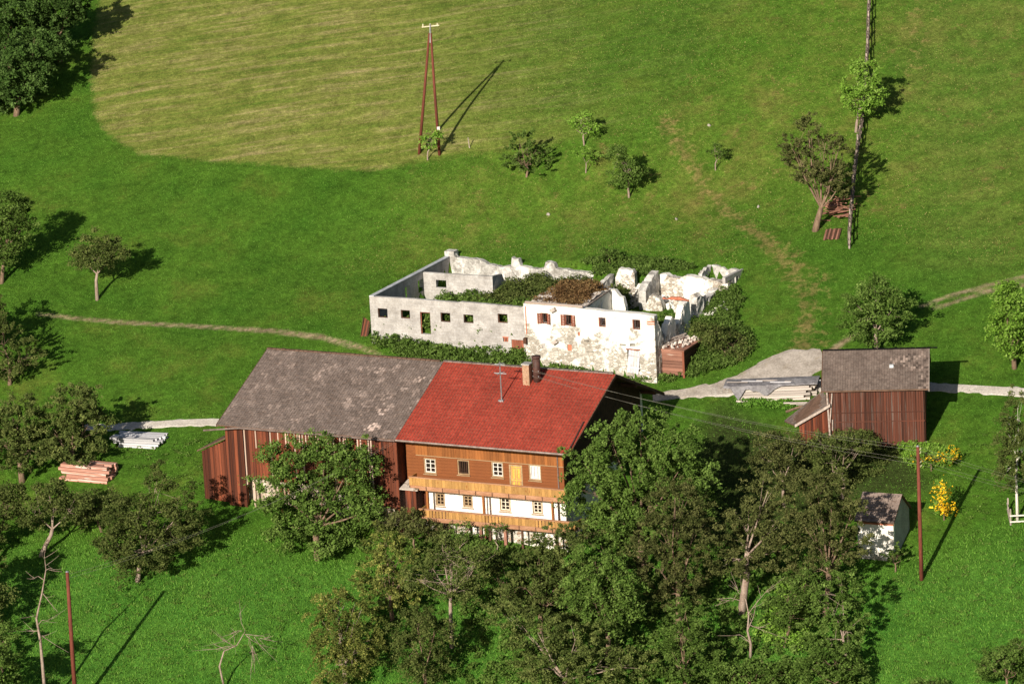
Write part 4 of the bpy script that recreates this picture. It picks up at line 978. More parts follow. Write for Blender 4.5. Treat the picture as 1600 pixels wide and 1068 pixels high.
# leaning plank door
h = hs_[4]; dd = empty('door', (0, 0, 0), 0); dd.parent = rh; dd.location = ((h[0]+h[1])/2, WB-.12, h[2]-.2); dd.rotation_euler = (-.06, .10, .0)
for k in range(4): piece('board', dd, 'grey_lumber' if k != 2 else 'white_wood', (-.42+k*.24, 0, .95), (.225, .04, 1.75+rnd.uniform(-.05, .1)))
piece('rail', dd, 'grey_lumber', (0, -.04, 1.4), (.98, .03, .1)); piece('rail', dd, 'grey_lumber', (0, -.04, .5), (.98, .03, .1))
MB().box(h[0]-.1, h[1]+.1, WB-.03, WB+.1, h[3], h[3]+.09).build('door_lintel', 'shutter_brown', rh)
for u, v, s_ in ((864, 484, 1), (867, 534, 1), (821, 532, 1.6)):
    a, z = RF.onb(u, v, WB-.15); piece('broken_corbel', rh, 'rubble' if s_ < 1.5 else 'dark_timber', (a, WB-.12, z), (.45 if s_ == 1 else .25, .35, .28*s_), (0, -.5 if s_ == 1 else 0, 0))
a, z = RF.onb(822, 500, WB-.02); piece('red_pipe', rh, 'brick_red', (a, WB-.03, z), (.07, .05, 2.2))
for k in range(9):
    u, v = rnd.uniform(998, 1022), rnd.uniform(503, 508); a, z = RF.onb(u, v, WB-.02); 
for k in range(6):
    a, z = RF.onb(1013+ (k % 3)*4, 502.5+(k//3)*4, WB-.02); piece('brick', rh, 'brick_red', (a, WB-.015, z), (.2, .04, .09))
# front cornice
piece('cornice', rh, 'grey_wood', ((a1w+RF.onb(915, 480, WB)[0])/2, WB-.06, RF.onb(868, 476, WB)[1]+.05), (4.9, .2, .16), (0, .012, 0))
# side wall at the right end, broken into teeth
q0, z0 = RF.ona(1027, 496, a2); 
tp = [(0, 2.9), (.5, 2.3), (1.0, 1.0), (1.6, 1.3), (2.0, 2.2), (2.7, 2.6), (3.2, 2.3), (3.6, 1.5), (4.3, 2.1), (4.9, 3.0), (5.6, 3.1), (6.2, 2.9)]
wall('side_wall', rh, 'ruin_masonry', (a2, WB+.61), (a2, WB+6.8), -2, tp, .5, step=.4, rough=.05)
# overgrown remnant of the upper floor
s0 = RF.onz(825, 472, 3.6); s1 = RF.onz(915, 480, 3.5); s2 = RF.onz(962, 452, 3.6); s3 = RF.onz(893, 436, 3.8)
print('slab', s0, s1, s2, s3)
sa0, sa1, sb0, sb1 = a1w+.1, s1[0]+.1, WB+.3, WB+5.6
m = MB(); NX, NY = 10, 10
for i in range(NX+1):
    for j in range(NY+1):
        x, y = sa0+(sa1-sa0)*i/NX, sb0+(sb1-sb0)*j/NY; m.v.append((x, y, 3.55+.45*math.sin(j/NY*2.6)*(.6+.4*math.sin(i*.8))+rnd.uniform(-.08, .08)))
for i in range(NX):
    for j in range(NY): q = i*(NY+1)+j; m.f.append((q, q+NY+1, q+NY+2, q+1))
slabo = m.build('overgrown_slab', 'rubble', rh)
wall('cross_wall', rh, 'ruin_masonry', (sa1, sb0+.32), (sa1, sb1+.3), -1, [(0, 3.45), (1.5, 3.6), (3.2, 3.9), (4.4, 3.9), (5.2, 3.3), (5.6, 2.2)], .45, step=.45, rough=.05)
wall('inner_back_wall', rh, 'ruin_masonry', (sa0, sb1), (sa1+1.2, sb1), -1, [(0, 3.3), (2.0, 3.6), (3.3, 3.95), (5.0, 3.9), (5.8, 3.2), (6.2, 1.6)], .45, step=.4, rough=.05)
p = [(sa0+.2, WB+.2, 3.75), (sa0+1.5, WB+2.8, 4.05), (sa0+2.6, WB+5.2, 4.15)]
for k in range(7):
    t = k/7; piece('edge_board', rh, 'grey_wood', (sa1+.02, sb0+.4+k*.7, 3.62+.03*k), (.14, .65, .12), (.05, 0, 0))

# ------------------------------------------------------------------ far walls of the ruin
rr_ = empty('ruined_walls', tuple(RF.O), -TH, 'broken white walls of a collapsed stone building, right rear of the ruins', 'ruin')
def pxwall(name, u0, v0, u1, v1, zt, h0, tops, th=.62, mat='ruin_broken', ops=()):
    A = RF.onz(u0, v0, zt); B = RF.onz(u1, v1, zt); L = math.hypot(B[0]-A[0], B[1]-A[1])
    return wall(name, rr_, mat, A, B, zt-h0, [(t*L, zt+dz) for t, dz in tops], th, [(o[0]*L, o[1]*L, o[2], o[3]) for o in ops], step=.32, rough=.05)
J = lambda n, amp=.15: [(i/n, rnd.uniform(-amp, amp*.3)) for i in range(n+1)]
pxwall('wall', 961, 421, 991, 422, 3.9, 4.0, [(0, -.5), (.15, 0), (.4, .05), (.9, .05), (1, -.15)])
pxwall('wall', 1029, 428, 1137, 437, 3.6, 4.0, [(0, .1), (.2, -.1), (.3, -.15), (.42, .1), (.6, -.1), (.8, -.1), (.9, -.35), (1, -.2)])
pxwall('wall', 1008, 442, 1029, 429, 3.6, 3.5, [(0, -.6), (.4, -.1), (.7, .15), (1, .25)], mat='ruin_stone')
pxwall('wall', 1089, 464, 1137, 440, 3.0, 4.0, [(0, .1), (.2, -.2), (.35, -.5), (.6, -.2), (1, .2)], mat='ruin_stone')
pxwall('wall', 1077, 461, 1089, 462, 3.05, 4.5, [(0, 0), (.5, .1), (1, 0)], .8)
pxwall('wall', 1052, 467, 1078, 469, 2.5, 3.0, [(0, -.1), (.4, 0), (.8, -.1), (1, .1)], ops=[])
pxwall('lintel', 1035, 464, 1079, 467, 2.7, .16, [(0, 0), (1, 0)], .2, 'brick_red')
pxwall('wall', 1008, 462, 1034, 463, 2.6, 2.5, [(0, -.7), (.2, -.1), (.45, .15), (.7, 0), (.9, -.3), (1, -.8)], .7)
pxwall('wall', 1097, 425, 1112, 416, 3.7, 2.0, [(0, 0), (1, .2)], .3, 'ruin_stone')
pxwall('wall', 1112, 416, 1158, 420, 3.7, 2.5, [(0, .2), (.3, .1), (.5, -.1), (1, 0)], .3, 'ruin_stone')
A = RF.onz(1133, 434, 3.7); B = RF.onz(1159, 421, 3.7); L = math.hypot(B[0]-A[0], B[1]-A[1])
wall('wall', rr_, 'grey_blockwork', A, B, 1.0, 3.7, .25, [(L*.15, L*.4, 2.6, 3.3), (L*.55, L*.8, 2.6, 3.35)])
pxwall('wall', 985, 452, 1006, 443, 3.0, 3.0, [(0, -.9), (.3, -.4), (.6, -.2), (1, -.1)], .5)
pxwall('wall', 930, 440, 960, 428, 3.3, 3.0, [(0, -.9), (.3, -.4), (.6, -.2), (1, .1)], .4, 'ruin_stone')

# rubble heaps beside the ruin, stone by stone
def heap(label, pxs, n, smin, smax, mat='rubble', zf=None):
    c = G(*pxs[0][:2]) if zf is None else PZ(pxs[0][0], pxs[0][1], zf)
    root = empty('rubble_heap', (c[0], c[1], c[2]), 0, label, 'rubble')
    for k in range(n):
        u, v, ru, rv = rnd.choice(pxs); uu, vv = u+rnd.gauss(0, ru), v+rnd.gauss(0, rv); p = G(uu, vv) if zf is None else PZ(uu, vv, zf)
        s = rnd.uniform(smin, smax); stone('stone', root, mat, (p[0]-c[0], p[1]-c[1], p[2]-c[2]+s*.2), (s*1.3, s, s*.8))
    return root
heap('heap of pale fallen stones lying in the weeds right of the white ruin', [(1130, 482, 5, 3), (1112, 493, 4, 2), (1126, 488, 6, 4)], 34, .2, .55, 'ruin_white')
heap('fallen white masonry and stones inside the right part of the ruin', [(1000, 466, 9, 4), (1040, 474, 14, 4), (990, 472, 7, 4), (1060, 480, 12, 4)], 80, .2, .75, 'ruin_white', 1.5)
heap('reddish rubble spilling below the broken side wall of the ruin', [(1050, 516, 9, 6), (1066, 508, 9, 6), (1085, 500, 6, 4)], 70, .15, .5, 'rubble', .2)

# ------------------------------------------------------------------ wooden shed with rubble on its flat roof
SF = Frame(G(1021, 583), TH)
sh = empty('woodshed', tuple(SF.O), -TH, 'low weathered board shed with a flat roof covered in broken stone, against the white ruin', 'shed')
s1a, _ = SF.onb(1069, 580, 0); sz = SF.onb(1023, 545, 0)[1]; sz2 = SF.onb(1068, 551, 0)[1]; sb, _ = SF.ona(1097, 527, s1a)
print('shed', s1a, sz, sz2, sb)
sb = min(max(sb, 3), 6)
MB().box(.05, s1a, .05, .1, -.6, sz-.05).build('front_wall', 'dark_interior', sh)
MB().box(s1a-.08, s1a-.0, .12, sb, -.6, sz-.05).build('side_wall', 'dark_timber', sh)
nb = 7
for k in range(nb): piece('board', sh, 'shed_boards', (s1a/2+.02, .02, .0+sz*(k+.5)/nb), (s1a-.06, .04, sz/nb*.93))
for k in range(6): piece('board', sh, 'dark_timber', (s1a+.02, sb/2, sz*(k+.5)/6), (.04, sb-.2, sz/6*.9))
for x in (.0, s1a): piece('post', sh, 'shutter_brown', (x, -.03, sz/2-.2), (.16, .14, sz+.4))
MB().box(-.05, s1a+.1, -.1, sb+.1, sz-.04, sz+.06).build('roof', 'shed_boards', sh)
for k in range(110):
    s = rnd.uniform(.12, .38); stone('stone', sh, 'rubble', (rnd.uniform(0, s1a-.1), rnd.uniform(.1, sb), sz+.08+rnd.uniform(0, .12)), (s*1.3, s, s*.6))
for x0, y0, x1, y1 in ((.1, .5, s1a-.3, sb-.3), (.9, .2, s1a, sb-1)):
    MB().tube([(x0, y0, sz+.25), (x1*.6, y1, sz+.45)], .07, 5).build('beam', 'grey_wood', sh)

# ------------------------------------------------------------------ timber stacks
def stack(name, label, cat, u0, v0, u1, v1, hpx, depth, mat, layers, perrow, felt=False, grp=None, jitter=.25):
    A = G(u0, v0); B = G(u1, v1); d = B-A; L = math.hypot(d[0], d[1]); th = -math.atan2(d[1], d[0])
    root = empty(name, tuple(A), -th, label, cat); zrel = (B[2]-A[2])
    Hh = hpx/PX; t = Hh/layers
    for i in range(layers):
        for j in range(perrow):
            ll = L*rnd.uniform(1-jitter, 1.0); x = L/2+rnd.uniform(-1, 1)*(L-ll)/2
            piece('plank', root, mat, (x, depth*(j+.5)/perrow, t*(i+.5)+zrel*.5+rnd.uniform(-.01, .01)), (ll, depth/perrow*.93, t*.84), (0, -math.atan2(zrel, L), rnd.uniform(-.015, .015)))
    for k in range(4):
        x = L*(k+.5)/4; piece('bearer', root, 'dark_timber', (x, depth/2, zrel*x/L-.08), (.12, depth, .3))
    return root, L, Hh, zrel
stack('timber_stack', 'stack of pinkish sawn planks in four layers under the big tree at left', 'timber stack', 92, 750, 172, 757, 26, 1.6, 'pink_lumber', 5, 4)
r_, L, Hh, zr_ = stack('timber_stack', 'pile of pale grey poles beside the gravel road at left, half in tree shade', 'timber stack', 172, 698, 252, 702, 15, 2.0, 'grey_lumber', 4, 6, jitter=.3)
r_, L, Hh, zr_ = stack('timber_stack', 'long pale plank pile under torn grey roofing felt beside the brown hay barn', 'timber stack', 1150, 629, 1276, 624, 22, 1.8, 'pale_lumber', 6, 4, jitter=.3)
# torn felt over the long pile
m = MB(); N = 26
edge = [(.0, .95), (.10, .9), (.13, .05), (.17, .1), (.22, .8), (.29, .85), (.33, .45), (.36, .9), (.40, .4), (.47, .35), (.55, .8), (.62, .98), (1, 1.0)]
for i in range(N+1):
    t = i/N; x = -.9+(L+1.0)*t; zt = Hh+.10+zr_*max(0, min(1, x/L)); hz_ = np.interp(t, [e[0] for e in edge], [e[1] for e in edge])
    m.v += [(x, 1.9, zt+.10), (x, 1.0, zt+.14+.03*math.sin(i)), (x, -.06, zt+.06+.03*math.sin(i*2.1)), (x, -.14, zt-(1-hz_)*1.1)]
for i in range(N):
    for j in range(3): q = i*4+j; m.f.append((q, q+4, q+5, q+1))
o = m.build('felt_cover', 'roof_felt', r_); sm = o.modifiers.new('thick', 'SOLIDIFY'); sm.thickness = .02
for k in range(6): piece('weight_board', r_, 'grey_lumber' if k % 2 else 'pale_lumber', (.1+k*1.1, .4+.25*(k % 3), Hh+.26+zr_*.5), (1.6, .14, .05), (0, -.0, rnd.uniform(-.1, .1)))
for k, (u, v) in enumerate(((1235, 631), (1250, 627), (1262, 630))):
    p = G(u, v); piece('loose_board', r_, 'pale_lumber', tuple(np.array(r_.matrix_world.inverted() @ Vector(p)) if False else (L*.75+k*.5, -.6-.2*k, zr_*.7)), (1.8, .15, .08), (0, .05, .25))
p0, p1 = G(1228, 645), G(1262, 634)
o = MB().tube([tuple(p0+np.array([0, 0, .1])), tuple(p1+np.array([0, 0, .15]))], .1, 6).build('log', 'bark_brown'); tag(o, 'thin dark log lying in the grass in front of the felt-covered plank pile', 'log')

# ------------------------------------------------------------------ poles and wires
def pole(pxb, pxt, r, label, name='utility_pole'):
    b = G(*pxb); t = P(pxt[0], pxt[1], b[1]); root = empty(name, tuple(b), 0, label, 'pole')
    q = MB(); q.tube([(0, 0, -.5), tuple((t-b)*.5), tuple(t-b)], [r*1.15, r, r*.8], 10); q.build('shaft', 'pole_wood', root, True)
    q = MB(); q.tube([tuple(t-b), tuple(t-b+np.array([0, 0, .08]))], [r*.95, r*.5], 8); q.build('cap', 'grey_metal', root)
    return root, b, t
rp, rb, rt_ = pole((1440, 905), (1434, 697), .14, 'red-brown wooden utility pole on the grass right of the white hut')
lp, lb, lt_ = pole((119, 1110), (105, 893), .15, 'red-brown wooden pole at the bottom left beside a bare dead tree')
for root, b, t in ((rp, rb, rt_),):
    for dz in (.25, .5, 1.2, 1.5):
        q = MB(); q.tube([(t[0]-b[0]-.02, -.02, t[2]-b[2]-dz), (t[0]-b[0]+.2, -.05, t[2]-b[2]-dz+.04), (t[0]-b[0]+.2, -.05, t[2]-b[2]-dz+.16)], .02, 5); q.build('insulator', 'pale_insulator', root)
def wire(p, q, sag, lab, grp, r=.006):
    p, q = np.array(p, float), np.array(q, float); n_ = 18; pts = []
    for i in range(n_+1):
        t = i/n_; x = p+(q-p)*t; x[2] -= sag*4*t*(1-t); pts.append(tuple(x-p))
    o = MB().tube(pts, r, 4).build('power_line', 'wire_metal'); o.location = tuple(p); return tag(o, lab, 'power line', grp)
wb_ = FR.world(*wbk)
for k, (dz, dv) in enumerate(((.9, .25), (.85, .5), (.5, 1.2), (.45, 1.5))):
    s = wb_+np.array([(-.2, .2)[k % 2], 0, dz]); e = rt_+np.array([.2, -.05, -dv+.16])
    wire(s, e, .55, ('upper' if k < 2 else 'lower')+' pair of thin wires running from the red roof bracket to the right-hand pole', ('upper' if k < 2 else 'lower')+' wires from the farmhouse to the right pole')
    far = P(1760, 783+dv*10, rt_[1]+2); wire(e, far, .3, ('upper' if k < 2 else 'lower')+' of the thin wire pairs leaving the right-hand pole towards the right edge', ('upper' if k < 2 else 'lower')+' wires beyond the right pole')
for k in range(2):
    s = lt_+np.array([.1*k, 0, -.2-.25*k]); e = FR.world(asp-.3*k, -.1, EZ-.15)
    wire(s, e, .8, 'thin overhead wire crossing in front of the red barn from the left pole', 'wires from the left pole to the farmhouse')
# A-frame pole
b0, b1_ = G(654, 240), G(687, 242); tp_ = P(672, 52, (b0[1]+b1_[1])/2)
af = empty('pylon', tuple((b0+b1_)/2), 0, 'tall A-shaped pole of two red-brown legs with a pale crossarm on the upper meadow', 'pole'); c0 = (b0+b1_)/2
for b in (b0, b1_):
    s = 1 if b is b1_ else -1
    q = MB(); q.tube([tuple(b-c0+np.array([0, 0, -.4])), tuple((b*.5+tp_*.5)-c0), tuple(tp_-c0+np.array([s*.06, 0, 0]))], [.13, .115, .09], 8); q.build('leg', 'pole_wood', af, True)
tt = P(672, 38, tp_[1])
MB().tube([tuple(tp_-c0+np.array([0, 0, -.8])), tuple(tt-c0)], [.10, .07], 8).build('mast_head', 'grey_metal', af)
MB().tube([tuple(tt-c0+np.array([-.7, 0, -.22])), tuple(tt-c0+np.array([.75, 0, -.14]))], .05, 6).build('crossarm', 'pale_insulator', af)
q = MB()
for x in (-.6, 0, .6): q.tube([tuple(tt-c0+np.array([x, 0, -.2])), tuple(tt-c0+np.array([x, 0, .05]))], .05, 6)
q.build('insulators', 'pale_insulator', af)
sgn = P(685, 200, b1_[1]); MB().box(-.12, .12, -.24, -.2, sgn[2]-c0[2]-.15, sgn[2]-c0[2]+.15).build('sign_plate', 'white_wood', af).location = (sgn[0]-c0[0], sgn[1]-c0[1], 0)

# ------------------------------------------------------------------ rail fence running up the slope
fp = [(1327, 388), (1329, 352), (1333, 310), (1336, 275), (1341, 235), (1347, 200), (1350, 165), (1353, 125), (1356, 85), (1357, 42), (1359, 0), (1361, -40)]
fpt = [G(*p) for p in fp]
fe = empty('rail_fence', tuple(fpt[0]), 0, 'grey wooden rail fence running straight uphill past the gnarled old tree', 'fence')
full = []
for p, q in zip(fpt, fpt[1:]):
    n_ = 2
    for k in range(n_): x = p+(q-p)*k/n_; x[2] = float(T0(x[0], x[1])); full.append(x)
full.append(fpt[-1])
for k, p in enumerate(full):
    h = 1.35 if k % 2 == 0 else 1.15
    l = p-fpt[0]; o = MB().tube([(l[0], l[1], l[2]-.3), (l[0]+rnd.uniform(-.05, .05), l[1], l[2]+h)], [.08, .065], 6).build('post', 'grey_wood', fe)
for p, q in zip(full, full[1:]):
    for j, z in enumerate((.3, .55, .8, 1.05)):
        a_ = p-fpt[0]; b_ = q-fpt[0]; ox = .09 if j % 2 else -.09
        MB().tube([(a_[0]+ox, a_[1]-.2, a_[2]+z+rnd.uniform(-.05, .05)), (b_[0]+ox, b_[1]+.2, b_[2]+z+rnd.uniform(-.05, .05))], .045, 5).build('rail', 'old_rail', fe)
# brush pile and weathered boards under the old tree
c = G(1306, 345); bp = empty('brush_pile', tuple(c), 0, 'reddish heap of cut sticks between the gnarled tree and the fence', 'brush pile')
for k in range(60):
    u, v = rnd.gauss(1308, 8), rnd.gauss(334, 8); p = G(u, v)-c; an = rnd.gauss(.1, .35); L = rnd.uniform(.7, 1.5); h = rnd.uniform(.1, .8)
    piece('stick', bp, 'shed_boards', (p[0], p[1], p[2]+h), (L, .06, .06), (rnd.uniform(-.2, .2), rnd.uniform(-.25, .25), an))
c = G(1303, 372); bp = empty('board_pile', tuple(c), 0, 'small pile of dark old boards below the brush heap on the meadow', 'timber stack')
for k in range(8): piece('board', bp, 'dark_timber' if k % 2 else 'shed_boards', ((k-4)*.16, .4, .22+.03*(k % 3)), (.14, 1.5, .05), (.35, 0, -.25))
c = G(579, 524); bp = empty('board_pile', tuple(c), 0, 'few rotten brown boards leaning on the left corner of the grey ruin', 'boards')
for k in range(5): piece('board', bp, 'shutter_brown' if k % 2 else 'dark_timber', (-.15-.12*k, .1+.1*k, .5), (.14, .04, 1.2+.15*k), (-.15, .25+.05*k, .2*k))
# stones in the meadow
for (u, v, s) in ((857, 336, .4), (1057, 343, .45), (1108, 197, .4), (1184, 324, .3), (1135, 349, .3), (932, 370, .25), (1185, 325, .25), (18, 505, .3)):
    pass
ms = [((857, 336), .42, 'flat pale stone lying in the meadow below the round bush'), ((1057, 343), .42, 'grey stone in the grass right of the stone below the orchard trees'), ((1108, 197), .4, 'small stone above the thin sapling on the bare patch'),
      ((1185, 324), .32, 'small pale stone in the grass at the foot of the reddish track')]
for (uv, s, lab) in ms:
    o = stone('field_stone', None, 'field_stone', tuple(G(*uv)+np.array([0, 0, .05])), (s, s*.8, s*.5)); tag(o, lab, 'stone')

# ------------------------------------------------------------------ foliage
def leaf_quads(cen, size, up=.35, rs=None, elong=.6):
    """random leaf faces at the points cen (N,3), tilted partly upward"""
    n_ = len(cen); r = rs or rg
    nrm = r.normal(0, 1, (n_, 3)); nrm[:, 2] = np.abs(nrm[:, 2])+up; nrm[:, 1] -= .15; nrm /= np.linalg.norm(nrm, axis=1)[:, None]
    t = np.cross(nrm, r.normal(0, 1, (n_, 3))); t /= np.linalg.norm(t, axis=1)[:, None]+1e-9; b = np.cross(nrm, t)
    s = size*r.uniform(.6, 1.4, n_); t = t*s[:, None]; b = b*(s*elong)[:, None]
    return np.stack([cen-t, cen-b+t*.6, cen+b+t*.6], 1).reshape(-1, 3)

def crown_points(lobes, dens, clump, droop, r, per=26, hollow=.45):
    """clumps spread over each lobe's shell and inside it; returns points, clump centres"""
    pts = []; cc = []; ca = []
    for (c, R) in lobes:
        R = np.array(R); area = 4*math.pi*((R[0]*R[1])**1.6/3+(R[0]*R[2])**1.6/3+(R[1]*R[2])**1.6/3)**(1/1.6)
        K = max(10, int(area*dens*1.3))
        d = r.normal(0, 1, (K, 3)); d /= np.linalg.norm(d, axis=1)[:, None]
        ph = r.uniform(0, 6.28, 6)
        lump = 1+.27*np.sin(d[:, 0]*4+ph[0])*np.sin(d[:, 2]*4+ph[1])+.12*np.sin(d[:, 0]*9+ph[2])*np.sin(d[:, 2]*8+ph[3])+.1*np.sin(d[:, 1]*7+ph[4])
        rad = (hollow+(1-hollow)*r.uniform(0, 1, K)**.55)*lump*np.where(r.uniform(0, 1, K) < .10, r.uniform(1.08, 1.3, K), 1.0)
        ctr = np.array(c)+d*R*rad[:, None]
        for k in range(K):
            m_ = max(8, int(per*2.4*r.uniform(.5, 1.4))); cs = clump*r.uniform(.5, 1.25)
            if droop > 0:      # a spray that leaves the crown and hangs down
                t = r.uniform(0, 1, m_); o = np.stack([d[k, 0]*t*cs*1.6, d[k, 1]*t*cs*1.6, .25*cs*t-droop*cs*2.2*t*t], 1)+r.normal(0, cs*.22, (m_, 3))
            elif droop < 0:    # stiff upright twigs
                t = r.uniform(0, 1, m_); o = np.stack([d[k, 0]*t*cs*1.4, d[k, 1]*t*cs*1.4, (.5+abs(d[k, 2]))*t*cs*-droop*1.6], 1)+r.normal(0, cs*.16, (m_, 3))
            else: o = r.normal(0, 1, (m_, 3))*np.array([cs*.5, cs*.5, cs*.3])
            pts.append(ctr[k]+o); ca.append(np.full(m_, r.uniform(0, 1)))
        cc.append(ctr)
    return np.concatenate(pts), np.concatenate(cc), np.concatenate(ca)

NL = [0]
def make_tree(name, label, cat, base, lobes, mat='leaf_olive', bark='bark_brown', tr=.18, dens=1.6, clump=.5, droop=0., leaf=.13, per=26, group=None,
              lean=None, fork=.45, hollow=.45, dy=0., seed=None, twigs=30, depth=1.0):
    r = np.random.default_rng(seed or (int(base[0]*7+base[1]*13) % 99991)); g = G(*base); s = FPX/np.dot(g-CAM, _fw)
    root = empty(name, tuple(g), r.uniform(0, .01), label, cat, group)
    L = []
    for (u, v, ru, rv) in lobes:
        Yo = g[1]+dy+r.uniform(-.18, .18)*ru/s; c = P(u, v, Yo)-g; rx, rz = ru/s*.90, rv/s/.97*.90
        L.append((c, (rx, rx*depth*.95, rz)))
    pts, cc, ca = crown_points(L, dens, clump, droop, r, per, hollow)
    val = np.clip(ca*.5+r.uniform(0, .5, len(pts)), 0, 1)
    gx, gy = pts[:, 0]+g[0], pts[:, 1]+g[1]; ok = pts[:, 2]+g[2] > T(gx, gy)+.05; pts, val = pts[ok], val[ok]; NL[0] += len(pts)
    V = leaf_quads(pts, leaf*.92, rs=r, elong=.55)
    quads_mesh('crown', V, np.repeat(val, 3), mat, root, 3)
    # trunk, limbs and twigs
    mid = np.mean([c for c, _ in L], axis=0); top = max(c[2] for c, _ in L); q = MB()
    fk = np.array([mid[0]*fork, mid[1]*fork, mid[2]*fork*1.1]) if lean is None else P(lean[0], lean[1], g[1])-g
    bend = np.array([r.normal(0, .12), 0, 0])
    q.tube([(0, 0, -.3), tuple(fk*.4+bend*.6), tuple(fk*.75+bend), tuple(fk)], [tr*1.25, tr, tr*.88, tr*.75], 8)
    for c, R in L:
        e = np.array(c)+np.array([0, 0, R[2]*.1]); m1 = fk+(e-fk)*.5+np.array([r.normal(0, .15), r.normal(0, .15), -.1]); l_ = np.linalg.norm(e-fk)
        q.tube([tuple(fk), tuple(m1), tuple(e)], [tr*.42, tr*.24, tr*.08], 6, False)
        near = cc[np.argsort(np.linalg.norm(cc-np.array(c), axis=1))[:max(8, twigs*2)]]
        for k in r.choice(len(near), min(len(near), max(3, twigs//len(L))), replace=False):
            p = near[k]; st = fk+(e-fk)*r.uniform(.35, .95); mm = (st+p)/2+np.array([0, 0, r.uniform(0, .2)])
            q.tube([tuple(st), tuple(mm), tuple(p)], [min(tr*.13, .024), min(tr*.09, .016), .007], 4, False)
    q.build('trunk', bark, root, True)
    return root

def bare_tree(name, label, pts, rad, twigs, bark='bark_pale', seed=1, cat='dead tree'):
    """leafless tree traced along its stem; pts are photo points, first on the ground"""
    r = np.random.default_rng(seed); g = G(*pts[0]); root = empty(name, tuple(g), 0, label, cat)
    w3 = [P(u, v, g[1])-g for u, v in pts]; q = MB(); w3[0] = np.array([0, 0, -.3])
    n_ = len(w3); q.tube([tuple(x+np.array([0, r.normal(0, .08), 0])) for x in w3], [rad*(1-.75*i/(n_-1)) for i in range(n_)], 8)
    q.build('trunk', bark, root, True); q = MB()
    for (u0, v0, u1, v1, k) in twigs:
        a = P(u0, v0, g[1])-g; b = P(u1, v1, g[1]+r.normal(0, .3))-g; m = (a+b)/2+np.array([r.normal(0, .1), r.normal(0, .2), r.normal(.1, .1)])
        q.tube([tuple(a), tuple(m), tuple(b)], [rad*.26, rad*.18, .012], 5, False)
        for j in range(k):
            t = r.uniform(.25, 1); s = a+(b-a)*t; d = (b-a)/np.linalg.norm(b-a)+r.normal(0, .55, 3); L = r.uniform(.4, 1.2)
            e = s+d*L; q.tube([tuple(s), tuple(s+d*L*.5+np.array([0, 0, -.03])), tuple(e)], [.02, .014, .007], 4, False)
        q.build('branch', bark, root, True); q = MB()
    return root

def undergrowth(name, label, cat, pix, n_, hmin, hmax, mat, leaf=.11, z=None, kind='stuff', clump=.35, seed=0, per=24):
    """low weeds or bushes filling a patch of ground given by photo points (polygon)"""
    r = np.random.default_rng(seed+int(pix[0][0])); pl = [G(u, v) if z is None else PZ(u, v, z) for u, v in pix]
    X = [p[0] for p in pl]; Y = [p[1] for p in pl]; pts = []; vals = []; k = 0
    def inside(x, y):
        c = False; j = len(pl)-1
        for i in range(len(pl)):
            if (Y[i] > y) != (Y[j] > y) and x < (X[j]-X[i])*(y-Y[i])/(Y[j]-Y[i])+X[i]: c = not c
            j = i
        return c
    while k < n_:
        x, y = r.uniform(min(X), max(X)), r.uniform(min(Y), max(Y))
        if not inside(x, y): continue
        k += 1; g = float(T(x, y)) if z is None else z; h = (hmin+(hmax-hmin)*(.7+.3*math.sin(x*1.7+y*2.3))*r.uniform(.3, 1.15))
        m_ = int(per*1.8*r.uniform(.6, 1.3)); t = r.uniform(0, 1, m_)**.7
        pts.append(np.stack([x+r.normal(0, clump*.5, m_), y+r.normal(0, clump*.5, m_), g+h*t], 1)); vals.append(np.clip(r.uniform(0, .5)+r.uniform(0, .5, m_), 0, 1))
    pts = np.concatenate(pts); c0 = pts.mean(0); vals = np.concatenate(vals); NL[0] += len(pts)
    o = quads_mesh(name, leaf_quads(pts-c0, leaf, rs=r), np.repeat(vals, 3), mat, None, 3); o.location = tuple(c0)
    tag(o, label if kind != 'stuff' else None, cat if kind != 'stuff' else None, None, kind); return o

mt = make_tree
# dark wood in the upper left corner
for lab, base, lb in (('dark broad tree filling the upper left corner, lowest of the corner wood', (25, 180), [(20, 110, 50, 48), (55, 80, 44, 42), (0, 145, 36, 28), (45, 120, 30, 26)]),
                      ('dark tree of the corner wood at the top edge nearest the mown field', (95, 95), [(85, 15, 48, 38), (60, 55, 40, 34), (112, -4, 32, 24), (65, 85, 30, 24)]),
                      ('dark tree behind the corner wood, at the very top left', (20, 110), [(20, 20, 50, 40), (-30, 60, 40, 60)])):
    mt('tree', lab, 'tree', base, lb, 'leaf_dark', dens=1.7, clump=.62, droop=.35, leaf=.15, tr=.25, per=30)
# left edge
mt('tree', 'leafy tree cut by the left edge, upper of those on the left', 'tree', (2, 442), [(15, 325, 38, 32), (-5, 375, 45, 40), (30, 350, 26, 32), (10, 395, 28, 20)], 'leaf_green', dens=1.5, clump=.5, leaf=.12, tr=.17)
mt('apple_tree', 'small round apple tree standing alone on the meadow at left with a straight trunk', 'tree', (152, 468), [(150, 385, 32, 24), (125, 400, 22, 22), (182, 392, 24, 20), (150, 405, 35, 18)], 'leaf_olive', 'bark_pale', .14, 1.5, .42, 0, .11, fork=.5)
mt('tree', 'spiky branching tree at the left edge below the dirt path', 'tree', (15, 600), [(0, 530, 40, 30), (35, 560, 36, 24), (15, 580, 30, 18)], 'leaf_olive', dens=1.3, clump=.5, droop=-.4, leaf=.11, tr=.16)
mt('tree', 'large dome-crowned tree at left over the pink timber stack', 'tree', (112, 742), [(115, 630, 42, 40), (140, 665, 32, 36), (85, 680, 36, 40), (115, 700, 48, 28)], 'leaf_olive', dens=1.8, clump=.5, droop=.15, leaf=.12, tr=.24)
